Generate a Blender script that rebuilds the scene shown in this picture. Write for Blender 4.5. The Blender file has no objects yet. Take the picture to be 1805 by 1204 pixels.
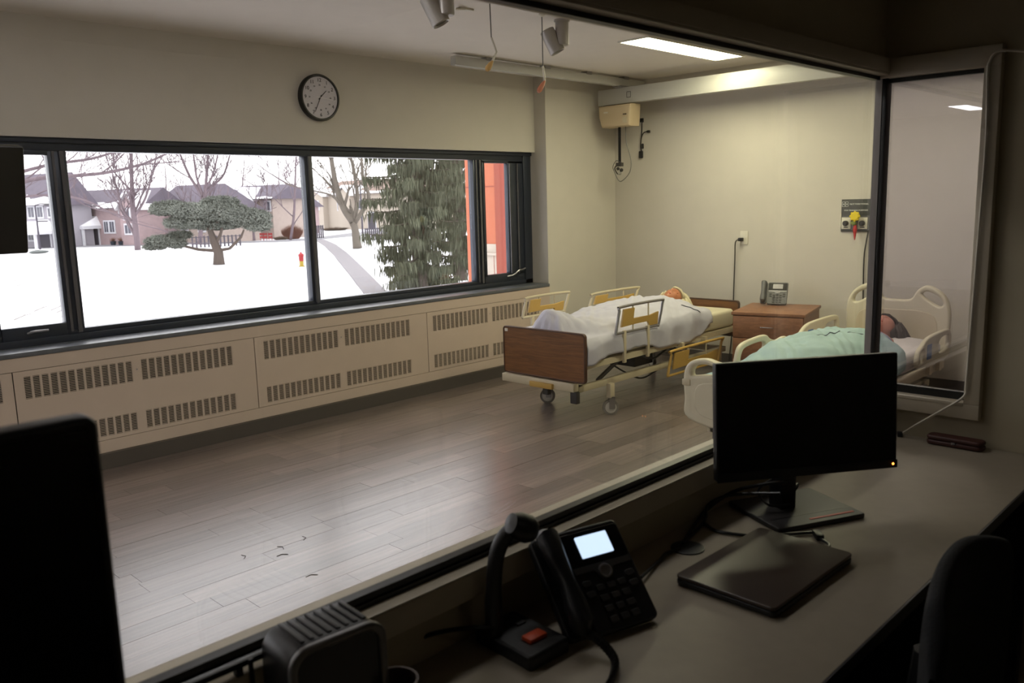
import bpy, bmesh, math, random
from mathutils import Vector, Matrix, noise as mnoise
random.seed(7)
SC = bpy.context.scene
COL = SC.collection
R = math.radians
# ------------------------------------------------------------------ camera, sky, exposure
YAW, PIT, ROL, FPX = R(45.397), R(-9.460), R(-1.545), 1484.0
EYE = Vector((0, 0, 1.55))
fw = Vector((math.sin(YAW)*math.cos(PIT), math.cos(YAW)*math.cos(PIT), math.sin(PIT)))
r0 = fw.cross(Vector((0, 0, 1))).normalized(); u0 = r0.cross(fw)
rt = r0*math.cos(ROL) + u0*math.sin(ROL); up = -r0*math.sin(ROL) + u0*math.cos(ROL)
cd = bpy.data.cameras.new('camera'); cam = bpy.data.objects.new('camera', cd); COL.objects.link(cam)
cam.matrix_world = Matrix(((rt.x, up.x, -fw.x, EYE.x), (rt.y, up.y, -fw.y, EYE.y), (rt.z, up.z, -fw.z, EYE.z), (0, 0, 0, 1)))
cd.sensor_width = 36; cd.lens = FPX*36/1805; cd.clip_start = .02; cd.clip_end = 600
cd.dof.use_dof = True; cd.dof.focus_distance = 5.5; cd.dof.aperture_fstop = 6.3
SC.camera = cam
w = bpy.data.worlds.new('sky'); SC.world = w; w.use_nodes = True
bg = w.node_tree.nodes['Background']; bg.inputs[0].default_value = (.945, .94, 1.0, 1); bg.inputs[1].default_value = 4.3
SC.view_settings.view_transform = 'Standard'; SC.view_settings.look = 'None'
SC.view_settings.exposure = 0.0; SC.view_settings.gamma = 1.0; SC.view_settings.use_curve_mapping = False
SC.cycles.max_bounces = 8; SC.cycles.transparent_max_bounces = 16; SC.cycles.sample_clamp_indirect = 4
try:
    SC.cycles.use_denoising = True
except Exception:
    pass
PANEL_EMIT = 9.0

def ray(px, py): return rt*((px-902.5)/FPX) - up*((py-602)/FPX) + fw
def at(px, py, z=None, x=None, y=None):
    """the point of a horizontal (z), or upright (x or y) plane seen at a pixel of the photograph"""
    d = ray(px, py)
    t = (z-EYE.z)/d.z if z is not None else ((x-EYE.x)/d.x if x is not None else (y-EYE.y)/d.y)
    return EYE + d*t
# ------------------------------------------------------------------ materials
MAT = {}
def lin(v):
    v /= 255.0
    return v/12.92 if v <= .04045 else ((v+.055)/1.055)**2.4
def C(r, g, b): return (lin(r), lin(g), lin(b), 1)
def mat(name, col, rough=.6, metal=0., var=.0, scale=8., bump=0., bscale=60., emit=0., stretch=(1, 1, 1), spec=.5, rand=0., coat=0.):
    if name in MAT: return MAT[name]
    m = bpy.data.materials.new(name); m.use_nodes = True; nt = m.node_tree; N = nt.nodes; L = nt.links
    p = N['Principled BSDF']; p.inputs['Roughness'].default_value = rough; p.inputs['Metallic'].default_value = metal
    p.inputs['Specular IOR Level'].default_value = spec; p.inputs['Coat Weight'].default_value = coat
    tc = N.new('ShaderNodeTexCoord'); mp = N.new('ShaderNodeMapping'); mp.inputs['Scale'].default_value = stretch
    L.new(tc.outputs['Object'], mp.inputs['Vector'])
    nz = N.new('ShaderNodeTexNoise'); nz.inputs['Scale'].default_value = scale; nz.inputs['Detail'].default_value = 5
    L.new(mp.outputs[0], nz.inputs['Vector'])
    rp = N.new('ShaderNodeValToRGB'); v = max(var, .015)
    rp.color_ramp.elements[0].position = .3; rp.color_ramp.elements[1].position = .7
    rp.color_ramp.elements[0].color = tuple(c*(1-v) for c in col[:3]) + (1,)
    rp.color_ramp.elements[1].color = tuple(min(1, c*(1+v)) for c in col[:3]) + (1,)
    L.new(nz.outputs[0], rp.inputs[0]); src = rp.outputs[0]
    if rand:
        oi = N.new('ShaderNodeObjectInfo'); mr = N.new('ShaderNodeMapRange')
        mr.inputs['To Min'].default_value = 1-rand; mr.inputs['To Max'].default_value = 1+rand
        L.new(oi.outputs['Random'], mr.inputs['Value']); vm = N.new('ShaderNodeVectorMath'); vm.operation = 'SCALE'
        L.new(src, vm.inputs[0]); L.new(mr.outputs[0], vm.inputs['Scale']); src = vm.outputs[0]
    L.new(src, p.inputs['Base Color'])
    if bump:
        nb = N.new('ShaderNodeTexNoise'); nb.inputs['Scale'].default_value = bscale; nb.inputs['Detail'].default_value = 4
        L.new(mp.outputs[0], nb.inputs['Vector']); bp = N.new('ShaderNodeBump'); bp.inputs['Strength'].default_value = bump
        bp.inputs['Distance'].default_value = .01; L.new(nb.outputs[0], bp.inputs['Height']); L.new(bp.outputs[0], p.inputs['Normal'])
    if emit:
        p.inputs['Emission Color'].default_value = col; p.inputs['Emission Strength'].default_value = emit
    MAT[name] = m; return m
def glass(name, fac, tint=(1, 1, 1, 1), fres=True):
    m = bpy.data.materials.new(name); m.use_nodes = True; nt = m.node_tree; N = nt.nodes; L = nt.links
    N.remove(N['Principled BSDF']); o = N['Material Output']
    t = N.new('ShaderNodeBsdfTransparent'); t.inputs[0].default_value = tint
    g = N.new('ShaderNodeBsdfGlossy'); g.inputs['Roughness'].default_value = 0.0; g.inputs[0].default_value = (.95, .96, 1, 1)
    mx = N.new('ShaderNodeMixShader')
    lw = N.new('ShaderNodeLayerWeight'); lw.inputs[0].default_value = .5      # facing term, the same from both sides
    po = N.new('ShaderNodeMath'); po.operation = 'POWER'; L.new(lw.outputs['Facing'], po.inputs[0]); po.inputs[1].default_value = 5
    ma = N.new('ShaderNodeMath'); ma.operation = 'MULTIPLY_ADD'; L.new(po.outputs[0], ma.inputs[0]); ma.inputs[1].default_value = .9
    ma.inputs[2].default_value = .035+fac; ma.use_clamp = True; L.new(ma.outputs[0], mx.inputs[0])
    L.new(t.outputs[0], mx.inputs[1]); L.new(g.outputs[0], mx.inputs[2]); L.new(mx.outputs[0], o.inputs[0])
    MAT[name] = m; return m
def wood(name, c1, c2, rough=.45, scale=3., stretch=(1, 1, 1), bands='X'):
    m = bpy.data.materials.new(name); m.use_nodes = True; nt = m.node_tree; N = nt.nodes; L = nt.links
    p = N['Principled BSDF']; p.inputs['Roughness'].default_value = rough
    tc = N.new('ShaderNodeTexCoord'); mp = N.new('ShaderNodeMapping'); mp.inputs['Scale'].default_value = stretch
    L.new(tc.outputs['Object'], mp.inputs['Vector'])
    nz = N.new('ShaderNodeTexNoise'); nz.inputs['Scale'].default_value = scale; nz.inputs['Detail'].default_value = 8; nz.inputs['Distortion'].default_value = 1.2
    L.new(mp.outputs[0], nz.inputs['Vector']); rp = N.new('ShaderNodeValToRGB')
    rp.color_ramp.elements[0].position = .35; rp.color_ramp.elements[1].position = .65
    rp.color_ramp.elements[0].color = c1; rp.color_ramp.elements[1].color = c2
    L.new(nz.outputs[0], rp.inputs[0]); L.new(rp.outputs[0], p.inputs['Base Color'])
    MAT[name] = m; return m
def floor_mat():
    m = bpy.data.materials.new('vinyl_plank'); m.use_nodes = True; nt = m.node_tree; N = nt.nodes; L = nt.links
    p = N['Principled BSDF']; p.inputs['Roughness'].default_value = .33; p.inputs['Specular IOR Level'].default_value = 1.0; p.inputs['Coat Weight'].default_value = .9; p.inputs['Coat Roughness'].default_value = .27
    tc = N.new('ShaderNodeNewGeometry'); mp = N.new('ShaderNodeMapping'); mp.inputs['Scale'].default_value = (1.2, 22, 1)
    L.new(tc.outputs['Position'], mp.inputs['Vector'])
    nz = N.new('ShaderNodeTexNoise'); nz.inputs['Scale'].default_value = 2.; nz.inputs['Detail'].default_value = 7
    L.new(mp.outputs[0], nz.inputs['Vector']); rp = N.new('ShaderNodeValToRGB')
    rp.color_ramp.elements[0].position = .3; rp.color_ramp.elements[1].position = .7
    rp.color_ramp.elements[0].color = C(92, 80, 76); rp.color_ramp.elements[1].color = C(122, 108, 103)
    L.new(nz.outputs[0], rp.inputs[0])
    oi = N.new('ShaderNodeObjectInfo'); mr = N.new('ShaderNodeMapRange'); mr.inputs['To Min'].default_value = .68; mr.inputs['To Max'].default_value = 1.3
    L.new(oi.outputs['Random'], mr.inputs['Value']); vm = N.new('ShaderNodeVectorMath'); vm.operation = 'SCALE'
    L.new(rp.outputs[0], vm.inputs[0]); L.new(mr.outputs[0], vm.inputs['Scale']); L.new(vm.outputs[0], p.inputs['Base Color'])
    nb = N.new('ShaderNodeTexNoise'); nb.inputs['Scale'].default_value = 160; nb.inputs['Detail'].default_value = 3
    L.new(tc.outputs['Position'], nb.inputs['Vector']); bp = N.new('ShaderNodeBump'); bp.inputs['Strength'].default_value = .35; bp.inputs['Distance'].default_value = .002
    L.new(nb.outputs[0], bp.inputs['Height']); L.new(bp.outputs[0], p.inputs['Normal'])
    MAT['vinyl_plank'] = m; return m
mat('wall_paint', C(200, 194, 184), .7, var=.02, bump=.08, bscale=90)
mat('ceiling_paint', C(226, 218, 208), .8, var=.02)
mat('cabinet_paint', C(200, 182, 168), .5, var=.02)
mat('control_wall', C(176, 166, 142), .7, var=.03, bump=.08)
mat('trim_paint', C(186, 176, 156), .45, var=.02)
mat('cove', C(78, 72, 68), .5)
mat('frame_dark', C(48, 54, 66), .3, metal=.3)
mat('frame_alu', C(105, 105, 112), .25, metal=.6)
mat('gasket', C(12, 13, 13), .4)
mat('slate', C(84, 88, 96), .38, var=.15, scale=20, spec=1.)
mat('hole_dark', C(18, 17, 16), .9)
mat('desk_top', C(160, 150, 132), .55, var=.03, scale=30)
mat('black_plastic', C(22, 22, 24), .4, bump=.05)
mat('black_gloss', C(8, 8, 10), .25)
mat('black_fabric', C(16, 17, 20), .9, bump=.3, bscale=300)
mat('dark_grey', C(48, 46, 46), .5)
mat('grey_plastic', C(95, 95, 96), .4)
mat('silver', C(150, 148, 150), .3, metal=.8)
mat('spot_grey', C(165, 160, 155), .35, metal=.3)
mat('toggle_yellow', C(205, 165, 100), .5)
mat('toggle_orange', C(205, 130, 100), .5)
mat('rim_grey', C(105, 103, 102), .35, metal=.4)
mat('scuff', C(88, 82, 82), .6)
mat('strip_grey', C(150, 144, 140), .5)
mat('chrome', C(200, 200, 205), .15, metal=1.)
mat('white_plastic', C(215, 210, 196), .4)
mat('white_cable', C(190, 182, 165), .5)
mat('orange_plastic', C(205, 75, 30), .5)
mat('yellow_plastic', C(200, 150, 60), .5)
mat('tan_plastic', C(186, 150, 78), .45)
mat('cream_metal', C(196, 184, 158), .4)
mat('cream_plastic', C(206, 198, 174), .4)
mat('beige_unit', C(198, 178, 148), .5)
mat('track_paint', C(190, 188, 182), .4)
mat('mattress', C(214, 206, 180), .6)
mat('sheet', C(186, 184, 196), .85, var=.04, scale=5, bump=.3, bscale=14)
mat('teal_sheet', C(152, 176, 178), .85, var=.05, scale=5, bump=.3, bscale=14)
mat('white_sheet', C(205, 200, 200), .85, var=.03, bump=.3, bscale=12)
mat('blue_cloth', C(120, 130, 165), .85, bump=.3, bscale=14)
mat('stitch', C(60, 62, 80), .9)
mat('skin', C(190, 124, 90), .45, var=.05)
mat('skin_pale', C(190, 130, 115), .5, var=.05)
mat('lips', C(180, 70, 60), .4)
mat('blond_hair', C(206, 196, 165), .7, var=.3, scale=40, stretch=(1, 8, 8))
mat('dark_hair', C(45, 38, 34), .7, var=.3, scale=40)
mat('tyre', C(122, 118, 112), .7)
mat('wheel', C(190, 186, 178), .4)
mat('blue_label', C(60, 105, 165), .4)
mat('sign_black', C(62, 64, 62), .5)
mat('print_white', C(235, 235, 230), .6)
mat('print_black', C(20, 20, 20), .6)
mat('yellow_bright', C(225, 200, 30), .5)
mat('green_bright', C(110, 125, 60), .5)
mat('red_bright', C(185, 40, 40), .5)
mat('clock_face', C(200, 196, 204), .5)
mat('case_brown', C(72, 38, 32), .5, var=.15)
mat('lap_brown', C(62, 50, 42), .35, var=.1, scale=3)
mat('cup_brown', C(88, 70, 58), .5)
mat('carpet', C(32, 32, 36), .95, bump=.5, bscale=300)
mat('screen_lit', (.62, .78, 1.0, 1), .4, emit=1.1)
mat('led_orange', (1, .28, .04, 1), .4, emit=6.)
mat('light_panel', (.98, .96, 1.0, 1), .5, emit=PANEL_EMIT); mat('light_panel_warm', (1.0, .955, .68, 1), .5, emit=40)
mat('snow', C(228, 228, 232), .7, var=.01, bump=.3, bscale=2)
mat('path', C(123, 119, 123), .8, var=.05, scale=2)
mat('road', C(127, 127, 131), .8, var=.05, scale=.5)
mat('bark', C(82, 72, 66), .9, var=.15, scale=4)
mat('bark_pale', C(97, 90, 82), .9, var=.15, scale=4)
mat('bark_far', C(106, 93, 99), .9, var=.15, scale=4)  # paler bark for distant trees, haze put into the colour
mat('needles', C(120, 124, 116), .9, var=.3, scale=1.2)  # needle green lightened, with haze put into the colour
mat('needles_dark', C(82, 86, 69), .9, var=.4, scale=1.5)
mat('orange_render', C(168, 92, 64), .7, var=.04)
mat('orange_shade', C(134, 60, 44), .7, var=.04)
mat('stone', C(170, 160, 148), .8, var=.05)
mat('brick_pink', C(152, 132, 134), .85, var=.1, scale=3)  # house walls and roofs paled: distance haze put into their colours
mat('siding', C(150, 146, 154), .8, var=.04)
mat('brick_tan', C(162, 148, 140), .85, var=.08, scale=3)
mat('roof', C(97, 90, 101), .9, var=.12, scale=2)
mat('roof_brown', C(125, 106, 97), .9, var=.1, scale=2)
mat('win_dark', C(77, 77, 89), .3)
mat('win_white', C(197, 197, 202), .5)
mat('shrub', C(127, 90, 77), .9, var=.2, scale=3)
mat('shrub_tan', C(114, 98, 85), .9, var=.2, scale=3)
mat('door_dark', C(62, 57, 69), .6)
mat('hydrant_red', C(146, 25, 32), .5)
mat('hydrant_yellow', C(152, 130, 38), .5)
mat('rock', C(97, 102, 101), .9)
glass('obs_glass', .02, (.93, .93, .9, 1)); glass('obs_glass_small', .16, (.80, .78, .84, 1)); glass('win_glass', .0, (.97, .97, .98, 1))
wood('bed_wood', C(96, 62, 36), C(128, 86, 50), .4, 4., (3, 1, 14)); wood('night_wood', C(120, 80, 56), C(146, 102, 74), .45, 4., (3, 3, 14))
wood('wood_edge', C(60, 38, 26), C(80, 50, 34), .5); floor_mat()
# ------------------------------------------------------------------ mesh building
class B:
    def __init__(s): s.v = []; s.f = []
    def add(s, vs, fs):
        n = len(s.v); s.v += [Vector(v) for v in vs]; s.f += [tuple(i+n for i in f) for f in fs]; return s
    def box(s, x0, x1, y0, y1, z0, z1, M=None):
        vs = [Vector((x, y, z)) for x in (x0, x1) for y in (y0, y1) for z in (z0, z1)]
        if M is not None: vs = [M @ v for v in vs]
        return s.add(vs, [(0, 1, 3, 2), (4, 6, 7, 5), (0, 4, 5, 1), (2, 3, 7, 6), (0, 2, 6, 4), (1, 5, 7, 3)])
    def tube(s, pts, r, n=8, closed=False):
        pts = [Vector(p) for p in pts]; m = len(pts); rs = r if isinstance(r, (list, tuple)) else [r]*m
        vs = []; ref = None
        for i, p in enumerate(pts):
            a = pts[i-1] if (i > 0 or closed) else p; b = pts[(i+1) % m] if (i < m-1 or closed) else p
            d = (b-a); d = d.normalized() if d.length > 1e-9 else Vector((0, 0, 1))
            if ref is None: ref = Vector((0, 0, 1)) if abs(d.z) < .9 else Vector((1, 0, 0))
            x = d.cross(ref)
            if x.length < 1e-6: x = d.orthogonal()
            x.normalize(); y = x.cross(d).normalized(); ref = y
            for k in range(n):
                t = 2*math.pi*k/n; vs.append(p + (x*math.cos(t)+y*math.sin(t))*rs[i])
        fs = []
        for i in range(m if closed else m-1):
            for k in range(n):
                j = (i+1) % m; fs.append((i*n+k, i*n+(k+1) % n, j*n+(k+1) % n, j*n+k))
        if not closed: fs += [tuple(range(n))[::-1], tuple((m-1)*n+k for k in range(n))]
        return s.add(vs, fs)
    def lathe(s, prof, M=Matrix(), n=24):
        vs = []; fs = []; m = len(prof)
        for r_, z in prof:
            for k in range(n):
                t = 2*math.pi*k/n; vs.append(M @ Vector((max(r_, 1e-4)*math.cos(t), max(r_, 1e-4)*math.sin(t), z)))
        for i in range(m-1):
            for k in range(n): fs.append((i*n+k, i*n+(k+1) % n, (i+1)*n+(k+1) % n, (i+1)*n+k))
        fs += [tuple(range(n))[::-1], tuple((m-1)*n+k for k in range(n))]
        return s.add(vs, fs)
    def grid(s, fn, nu, nv, closed_v=False):
        vs = [fn(i/(nu-1), j/(nv if closed_v else nv-1)) for i in range(nu) for j in range(nv)]; fs = []
        for i in range(nu-1):
            for j in range(nv if closed_v else nv-1):
                k = (j+1) % nv; fs.append((i*nv+j, i*nv+k, (i+1)*nv+k, (i+1)*nv+j))
        return s.add(vs, fs)
    def ball(s, c, r, n=10, sc=(1, 1, 1)):
        c = Vector(c)
        return s.lathe_ball(c, r, n, sc)
    def lathe_ball(s, c, r, n, sc):
        prof = [(r*math.sin(math.pi*i/n), -r*math.cos(math.pi*i/n)) for i in range(n+1)]
        M = Matrix.Translation(c) @ Matrix.Diagonal((sc[0], sc[1], sc[2], 1))
        return s.lathe(prof, M, max(8, n))
    def mesh(s, me_src, M=None):
        M = M or Matrix(); return s.add([M @ v.co for v in me_src.vertices], [tuple(p.vertices) for p in me_src.polygons])
    def out(s, name, m, parent=None, bevel=0., smooth=False, seg=2, W=False, sharp=35):
        me = bpy.data.meshes.new(name); vs = s.v
        if W and parent is not None:
            rr = parent
            while rr.parent: rr = rr.parent
            mi = rr.matrix_basis.inverted(); vs = [mi @ v for v in vs]
        me.from_pydata([tuple(v) for v in vs], [], s.f)
        bm = bmesh.new(); bm.from_mesh(me); bmesh.ops.recalc_face_normals(bm, faces=bm.faces)
        if bevel:
            ed = [e for e in bm.edges if len(e.link_faces) == 2 and e.calc_face_angle(0) > R(30)]
            bmesh.ops.bevel(bm, geom=ed, offset=bevel, segments=seg, affect='EDGES', profile=.5, clamp_overlap=True)
        bm.to_mesh(me); bm.free()
        if smooth or bevel:
            me.polygons.foreach_set('use_smooth', [True]*len(me.polygons)); me.set_sharp_from_angle(angle=R(sharp))
        me.materials.append(MAT[m] if isinstance(m, str) else m)
        o = bpy.data.objects.new(name, me); COL.objects.link(o)
        if parent is not None: o.parent = parent
        return o
def tag(o, label=None, cat=None, group=None, kind=None):
    for k, v in (('label', label), ('category', cat), ('group', group), ('kind', kind)):
        if v: o[k] = v
    return o
def thing(name, label, cat, loc=(0, 0, 0), rz=0., group=None):
    o = bpy.data.objects.new(name, None); COL.objects.link(o); o.empty_display_size = .1
    o.matrix_basis = Matrix.Translation(loc) @ Matrix.Rotation(rz, 4, 'Z')
    return tag(o, label, cat, group)
def struct(o): o['kind'] = 'structure'; return o
def BX(name, m, parent, *c, bevel=0., **k): return B().box(*c).out(name, m, parent, bevel=bevel, **k)
def plate_mesh(outline, holes=(), th=.02, bevel=0.):
    cu = bpy.data.curves.new('tmp', 'CURVE'); cu.dimensions = '2D'; cu.fill_mode = 'BOTH'; cu.extrude = max(th/2-bevel, 0); cu.bevel_depth = bevel; cu.bevel_resolution = 2; cu.offset = -bevel
    for k, poly in enumerate([outline]+list(holes)):
        sp = cu.splines.new('POLY'); sp.points.add(len(poly)-1)
        for p, q in zip(sp.points, poly): p.co = (q[0], q[1], 0, 1)
        sp.use_cyclic_u = True
    ob = bpy.data.objects.new('tmp', cu); COL.objects.link(ob)
    me = bpy.data.meshes.new_from_object(ob.evaluated_get(bpy.context.evaluated_depsgraph_get()))
    bpy.data.objects.remove(ob); bpy.data.curves.remove(cu); return me
def plate(name, m, parent, outline, holes=(), th=.02, bevel=0., M=Matrix(), W=False):
    me = plate_mesh(outline, holes, th, bevel); o = B().mesh(me, M).out(name, m, parent, smooth=True, W=W); bpy.data.meshes.remove(me); return o
def smooth_poly(pts, n=6):
    """closed Catmull-Rom through the points"""
    out = []; m = len(pts)
    for i in range(m):
        p0, p1, p2, p3 = pts[i-1], pts[i], pts[(i+1) % m], pts[(i+2) % m]
        for k in range(n):
            t = k/n; out.append(tuple(.5*((2*p1[a]) + (-p0[a]+p2[a])*t + (2*p0[a]-5*p1[a]+4*p2[a]-p3[a])*t*t + (-p0[a]+3*p1[a]-3*p2[a]+p3[a])*t**3) for a in range(len(p1))))
    return out
def smooth_line(pts, n=6):
    pts = [tuple(p) for p in pts]; P = [pts[0]]+pts+[pts[-1]]; out = []
    for i in range(1, len(P)-2):
        p0, p1, p2, p3 = P[i-1], P[i], P[i+1], P[i+2]
        for k in range(n):
            t = k/n; out.append(tuple(.5*((2*p1[a]) + (-p0[a]+p2[a])*t + (2*p0[a]-5*p1[a]+4*p2[a]-p3[a])*t*t + (-p0[a]+3*p1[a]-3*p2[a]+p3[a])*t**3) for a in range(3)))
    return out+[P[-1]]
def rrect(x0, x1, y0, y1, r, n=5):
    o = []
    for cx, cy, a in ((x1-r, y1-r, 0), (x0+r, y1-r, 90), (x0+r, y0+r, 180), (x1-r, y0+r, 270)):
        for k in range(n+1):
            t = R(a+90*k/n); o.append((cx+r*math.cos(t), cy+r*math.sin(t)))
    return o
def frameM(o, ex, ey):
    ex = Vector(ex).normalized(); ey = Vector(ey).normalized(); ez = ex.cross(ey)
    return Matrix(((ex.x, ey.x, ez.x, o[0]), (ex.y, ey.y, ez.y, o[1]), (ex.z, ey.z, ez.z, o[2]), (0, 0, 0, 1)))
def text(name, s, size, M, m, parent, W=False, align='CENTER', th=.0008):
    cu = bpy.data.curves.new('t', 'FONT'); cu.body = s; cu.size = size; cu.align_x = align; cu.align_y = 'CENTER'; cu.extrude = th; cu.resolution_u = 3
    ob = bpy.data.objects.new('t', cu); COL.objects.link(ob)
    me = bpy.data.meshes.new_from_object(ob.evaluated_get(bpy.context.evaluated_depsgraph_get()))
    bpy.data.objects.remove(ob); o = B().mesh(me, M).out(name, m, parent, W=W); bpy.data.meshes.remove(me); return o
def cable(name, pts, r, m, label=None, cat='cable', parent=None, n=6, W=False):
    o = B().tube(smooth_line(pts, 5), r, n).out(name, m, parent, smooth=True, W=W)
    if label: tag(o, label, cat)
    return o
# ================================================================== SETTING
CEIL, YW, XH = 2.668, 5.302, 6.922
XL, YS = -8.6, -1.2                      # far left end and near end of the bed room
# --- floor with planks
fl = struct(BX('floor', 'cove', None, XL, XH+.1, YS, 5.5, -.06, -.004))
rows = []; pid = 0; near = []; rest = B(); y = 1.13
while y < 5.26:
    y1 = min(y+.118, 5.262); x = .15 - random.random()*.9
    while x < XH:
        L_ = random.choice((.72, .9, .9, 1.05)); x1 = min(x+L_, XH)
        near.append((x, x1, y, y1)); x = x1
    y = y1
near = near[:300] if len(near) <= 300 else near
vis = [n for n in near if n[1] > .3]
vis.sort(key=lambda n: (n[0]+n[1])**2 + (n[2]+n[3])**2)
for k, (a, b, c, d) in enumerate(vis[:300]):
    dz = random.uniform(-.0004, .0004)
    B().box(a+.0007, b-.0007, c+.0006, d-.0006, -.004, dz).out('plank', 'vinyl_plank', fl)
for (a, b, c, d) in vis[300:]: rest.box(a+.0007, b-.0007, c+.0006, d-.0006, -.004, 0)
x = XL
while x < .3:
    y = 1.13
    while y < 5.25: rest.box(x+.0007, min(x+.9, .15)-.0007, y+.0006, y+.117, -.004, 0); y += .118
    x += .9
rest.box(2.9, XH, YS, 1.128, -.004, 0)
tag(rest.out('plank', 'vinyl_plank', fl), kind='stuff')
sm = B()                                     # scuffs left on the floor
for px, py in ((500, 968), (508, 977), (535, 952), (430, 985), (560, 1013)):
    p = at(px, py, z=.0012); a = random.uniform(0, 3)
    sm.tube([p, p+Vector((.03*math.cos(a), .03*math.sin(a), 0)), p+Vector((.05*math.cos(a+.5), .05*math.sin(a+.5), 0))], .0016, 4)
struct(BX('ceiling', 'ceiling_paint', None, XL, XH+.1, YS, 5.6, CEIL, CEIL+.1))
struct(BX('wall_right', 'wall_paint', None, XH, XH+.1, YS, 5.6, 0, CEIL))
struct(BX('wall_left', 'wall_paint', None, XL-.1, XL, YS, 5.6, 0, CEIL))
struct(BX('wall_near', 'wall_paint', None, 2.9, XH, YS-.1, YS, 0, CEIL))
# --- window wall: column with splayed reveal, bulkhead, wall below, wall left of the window
XC, YB, YF = 5.888, 5.443, 5.53
wb = B(); wb.box(XC, XH, YW, 5.75, 0, CEIL); wb.box(XL, XC, YB, 5.75, 1.992, CEIL); wb.box(XL, XC, 5.46, 5.75, 0, .75); wb.box(XL, -2.0, YB, 5.75, .75, 1.992)
struct(wb.out('wall_back', 'wall_paint', None))
bb = B(); bb.box(XL, 4.25, 5.262, 5.30, 0, .094); bb.box(4.25, XH, 5.262, 5.30, 0, .094); struct(bb.out('baseboard_back', 'cove', None))
struct(BX('baseboard_right', 'cove', None, XH-.015, XH, 1.2, 5.26, 0, .094))
# --- window with frames, mullions, casements, panes
wn = bpy.data.objects.new('window_1', None); COL.objects.link(wn); struct(wn)
xw0, xw1, zb, zt = -2.0, XC, .777, 1.992
f = B(); f.box(xw0, xw1, YF-.02, YF+.07, zt-.075, zt); f.box(xw0, xw1, YF-.03, YF+.07, zb, zb+.04); f.box(xw0, xw1, YF-.005, YF+.07, zb+.04, zb+.068); f.box(xw0, xw1, YF-.045, YF-.02, zt-.03, zt)
f.box(xw1-.10, xw1, YF-.03, YF+.07, zb, zt)
f.out('window_frame', 'frame_dark', wn, bevel=.003)
for a, b in ((1.725, 1.83), (3.468, 3.535), (5.168, 5.27), (1.29, 1.372), (-.4, -.3)):
    q = B(); q.box(a, b, YF-.01, YF+.06, zb+.068, zt-.075); o = q.out('mullion', 'frame_dark', wn, bevel=.003)
    q = B(); q.box(a+.02, a+.035, YF-.022, YF-.01, zb+.06, zt-.075); q.box(b-.042, b-.02, YF-.026, YF-.01, zb+.05, zt-.075); q.out('mullion_strip', 'frame_alu', o)
for a, b in ((1.372, 1.725), (5.27, 5.79)):
    q = B(); i = .05 if a > 3 else .03; j = .15 if a > 3 else .03
    q.box(a, b, YF-.018, YF+.03, zb+.03, zb+.115); q.box(a, b, YF-.018, YF+.03, zt-.10, zt-.07)
    if a > 3: q.box(a, a+.03, YF-.018, YF+.03, zb+.1, zt-.08); q.box(b-.2, b, YF-.018, YF+.03, zb+.1, zt-.08)
    cf = q.out('casement_frame', 'frame_dark', wn, bevel=.003)
    hp = [(a+.13, YF-.03, zb+.075), (a+.16, YF-.045, zb+.085), (a+.24, YF-.045, zb+.085)] if a < 3 else [(a+.27, YF-.03, zb+.085), (a+.33, YF-.06, zb+.10), (a+.38, YF-.075, zb+.135), (a+.43, YF-.075, zb+.14), (a+.47, YF-.07, zb+.15)]
    B().tube(smooth_line(hp, 4), .008, 8).out('window_handle', 'silver', cf, smooth=True)
q = B(); q.box(5.60, 5.612, YF-.03, YF-.018, zb+.11, zt-.1); q.box(5.70, 5.715, YF-.03, YF-.018, zb+.11, zt-.1); q.out('frame_bead', 'frame_alu', wn)
for a, b in ((-2., -.4), (-.3, 1.28), (1.372, 1.725), (1.83, 3.468), (3.535, 5.168), (5.27, 5.79)):
    BX('window_pane', 'win_glass', wn, a+.002, b-.002, YF+.032, YF+.038, zb+.069, zt-.076)
struct(BX('trim_1', 'slate', None, xw0, XC-.002, 5.284, YF-.004, .750, .777, bevel=.003))
# --- radiator enclosure: rail, filler strips and removable panels with louvred grilles
enc = bpy.data.objects.new('radiator_enclosure', None); COL.objects.link(enc); tag(enc, 'long cream radiator enclosure under the dark window sill', 'radiator cover')
q = B(); q.box(-2, XC, YW-.012, YW+.02, .672, .748); q.out('top_rail', 'cabinet_paint', enc)
q = B(); q.box(-2, XC, YW-.012, YW+.02, .096, .172); q.out('bottom_rail', 'cabinet_paint', enc)
BX('filler_strip', 'cabinet_paint', enc, 4.253, 4.377, YW-.010, YW+.02, .174, .669); BX('filler_strip', 'cabinet_paint', enc, -.18, -.14, YW-.010, YW+.02, .174, .669)
BX('backing_board', 'hole_dark', enc, -2, XC, YW+.03, YW+.045, .1, .74)
def grid_plate(x0, x1, z0, z1, y0, y1, holes):
    q = B(); xs = sorted({x0, x1, *[h[0] for h in holes], *[h[1] for h in holes]}); zs = sorted({z0, z1, *[h[2] for h in holes], *[h[3] for h in holes]})
    for a, b in zip(xs, xs[1:]):
        for c, d in zip(zs, zs[1:]):
            if not any(h[0] <= (a+b)/2 <= h[1] and h[2] <= (c+d)/2 <= h[3] for h in holes): q.box(a, b, y0, y1, c, d)
    return q
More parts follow.
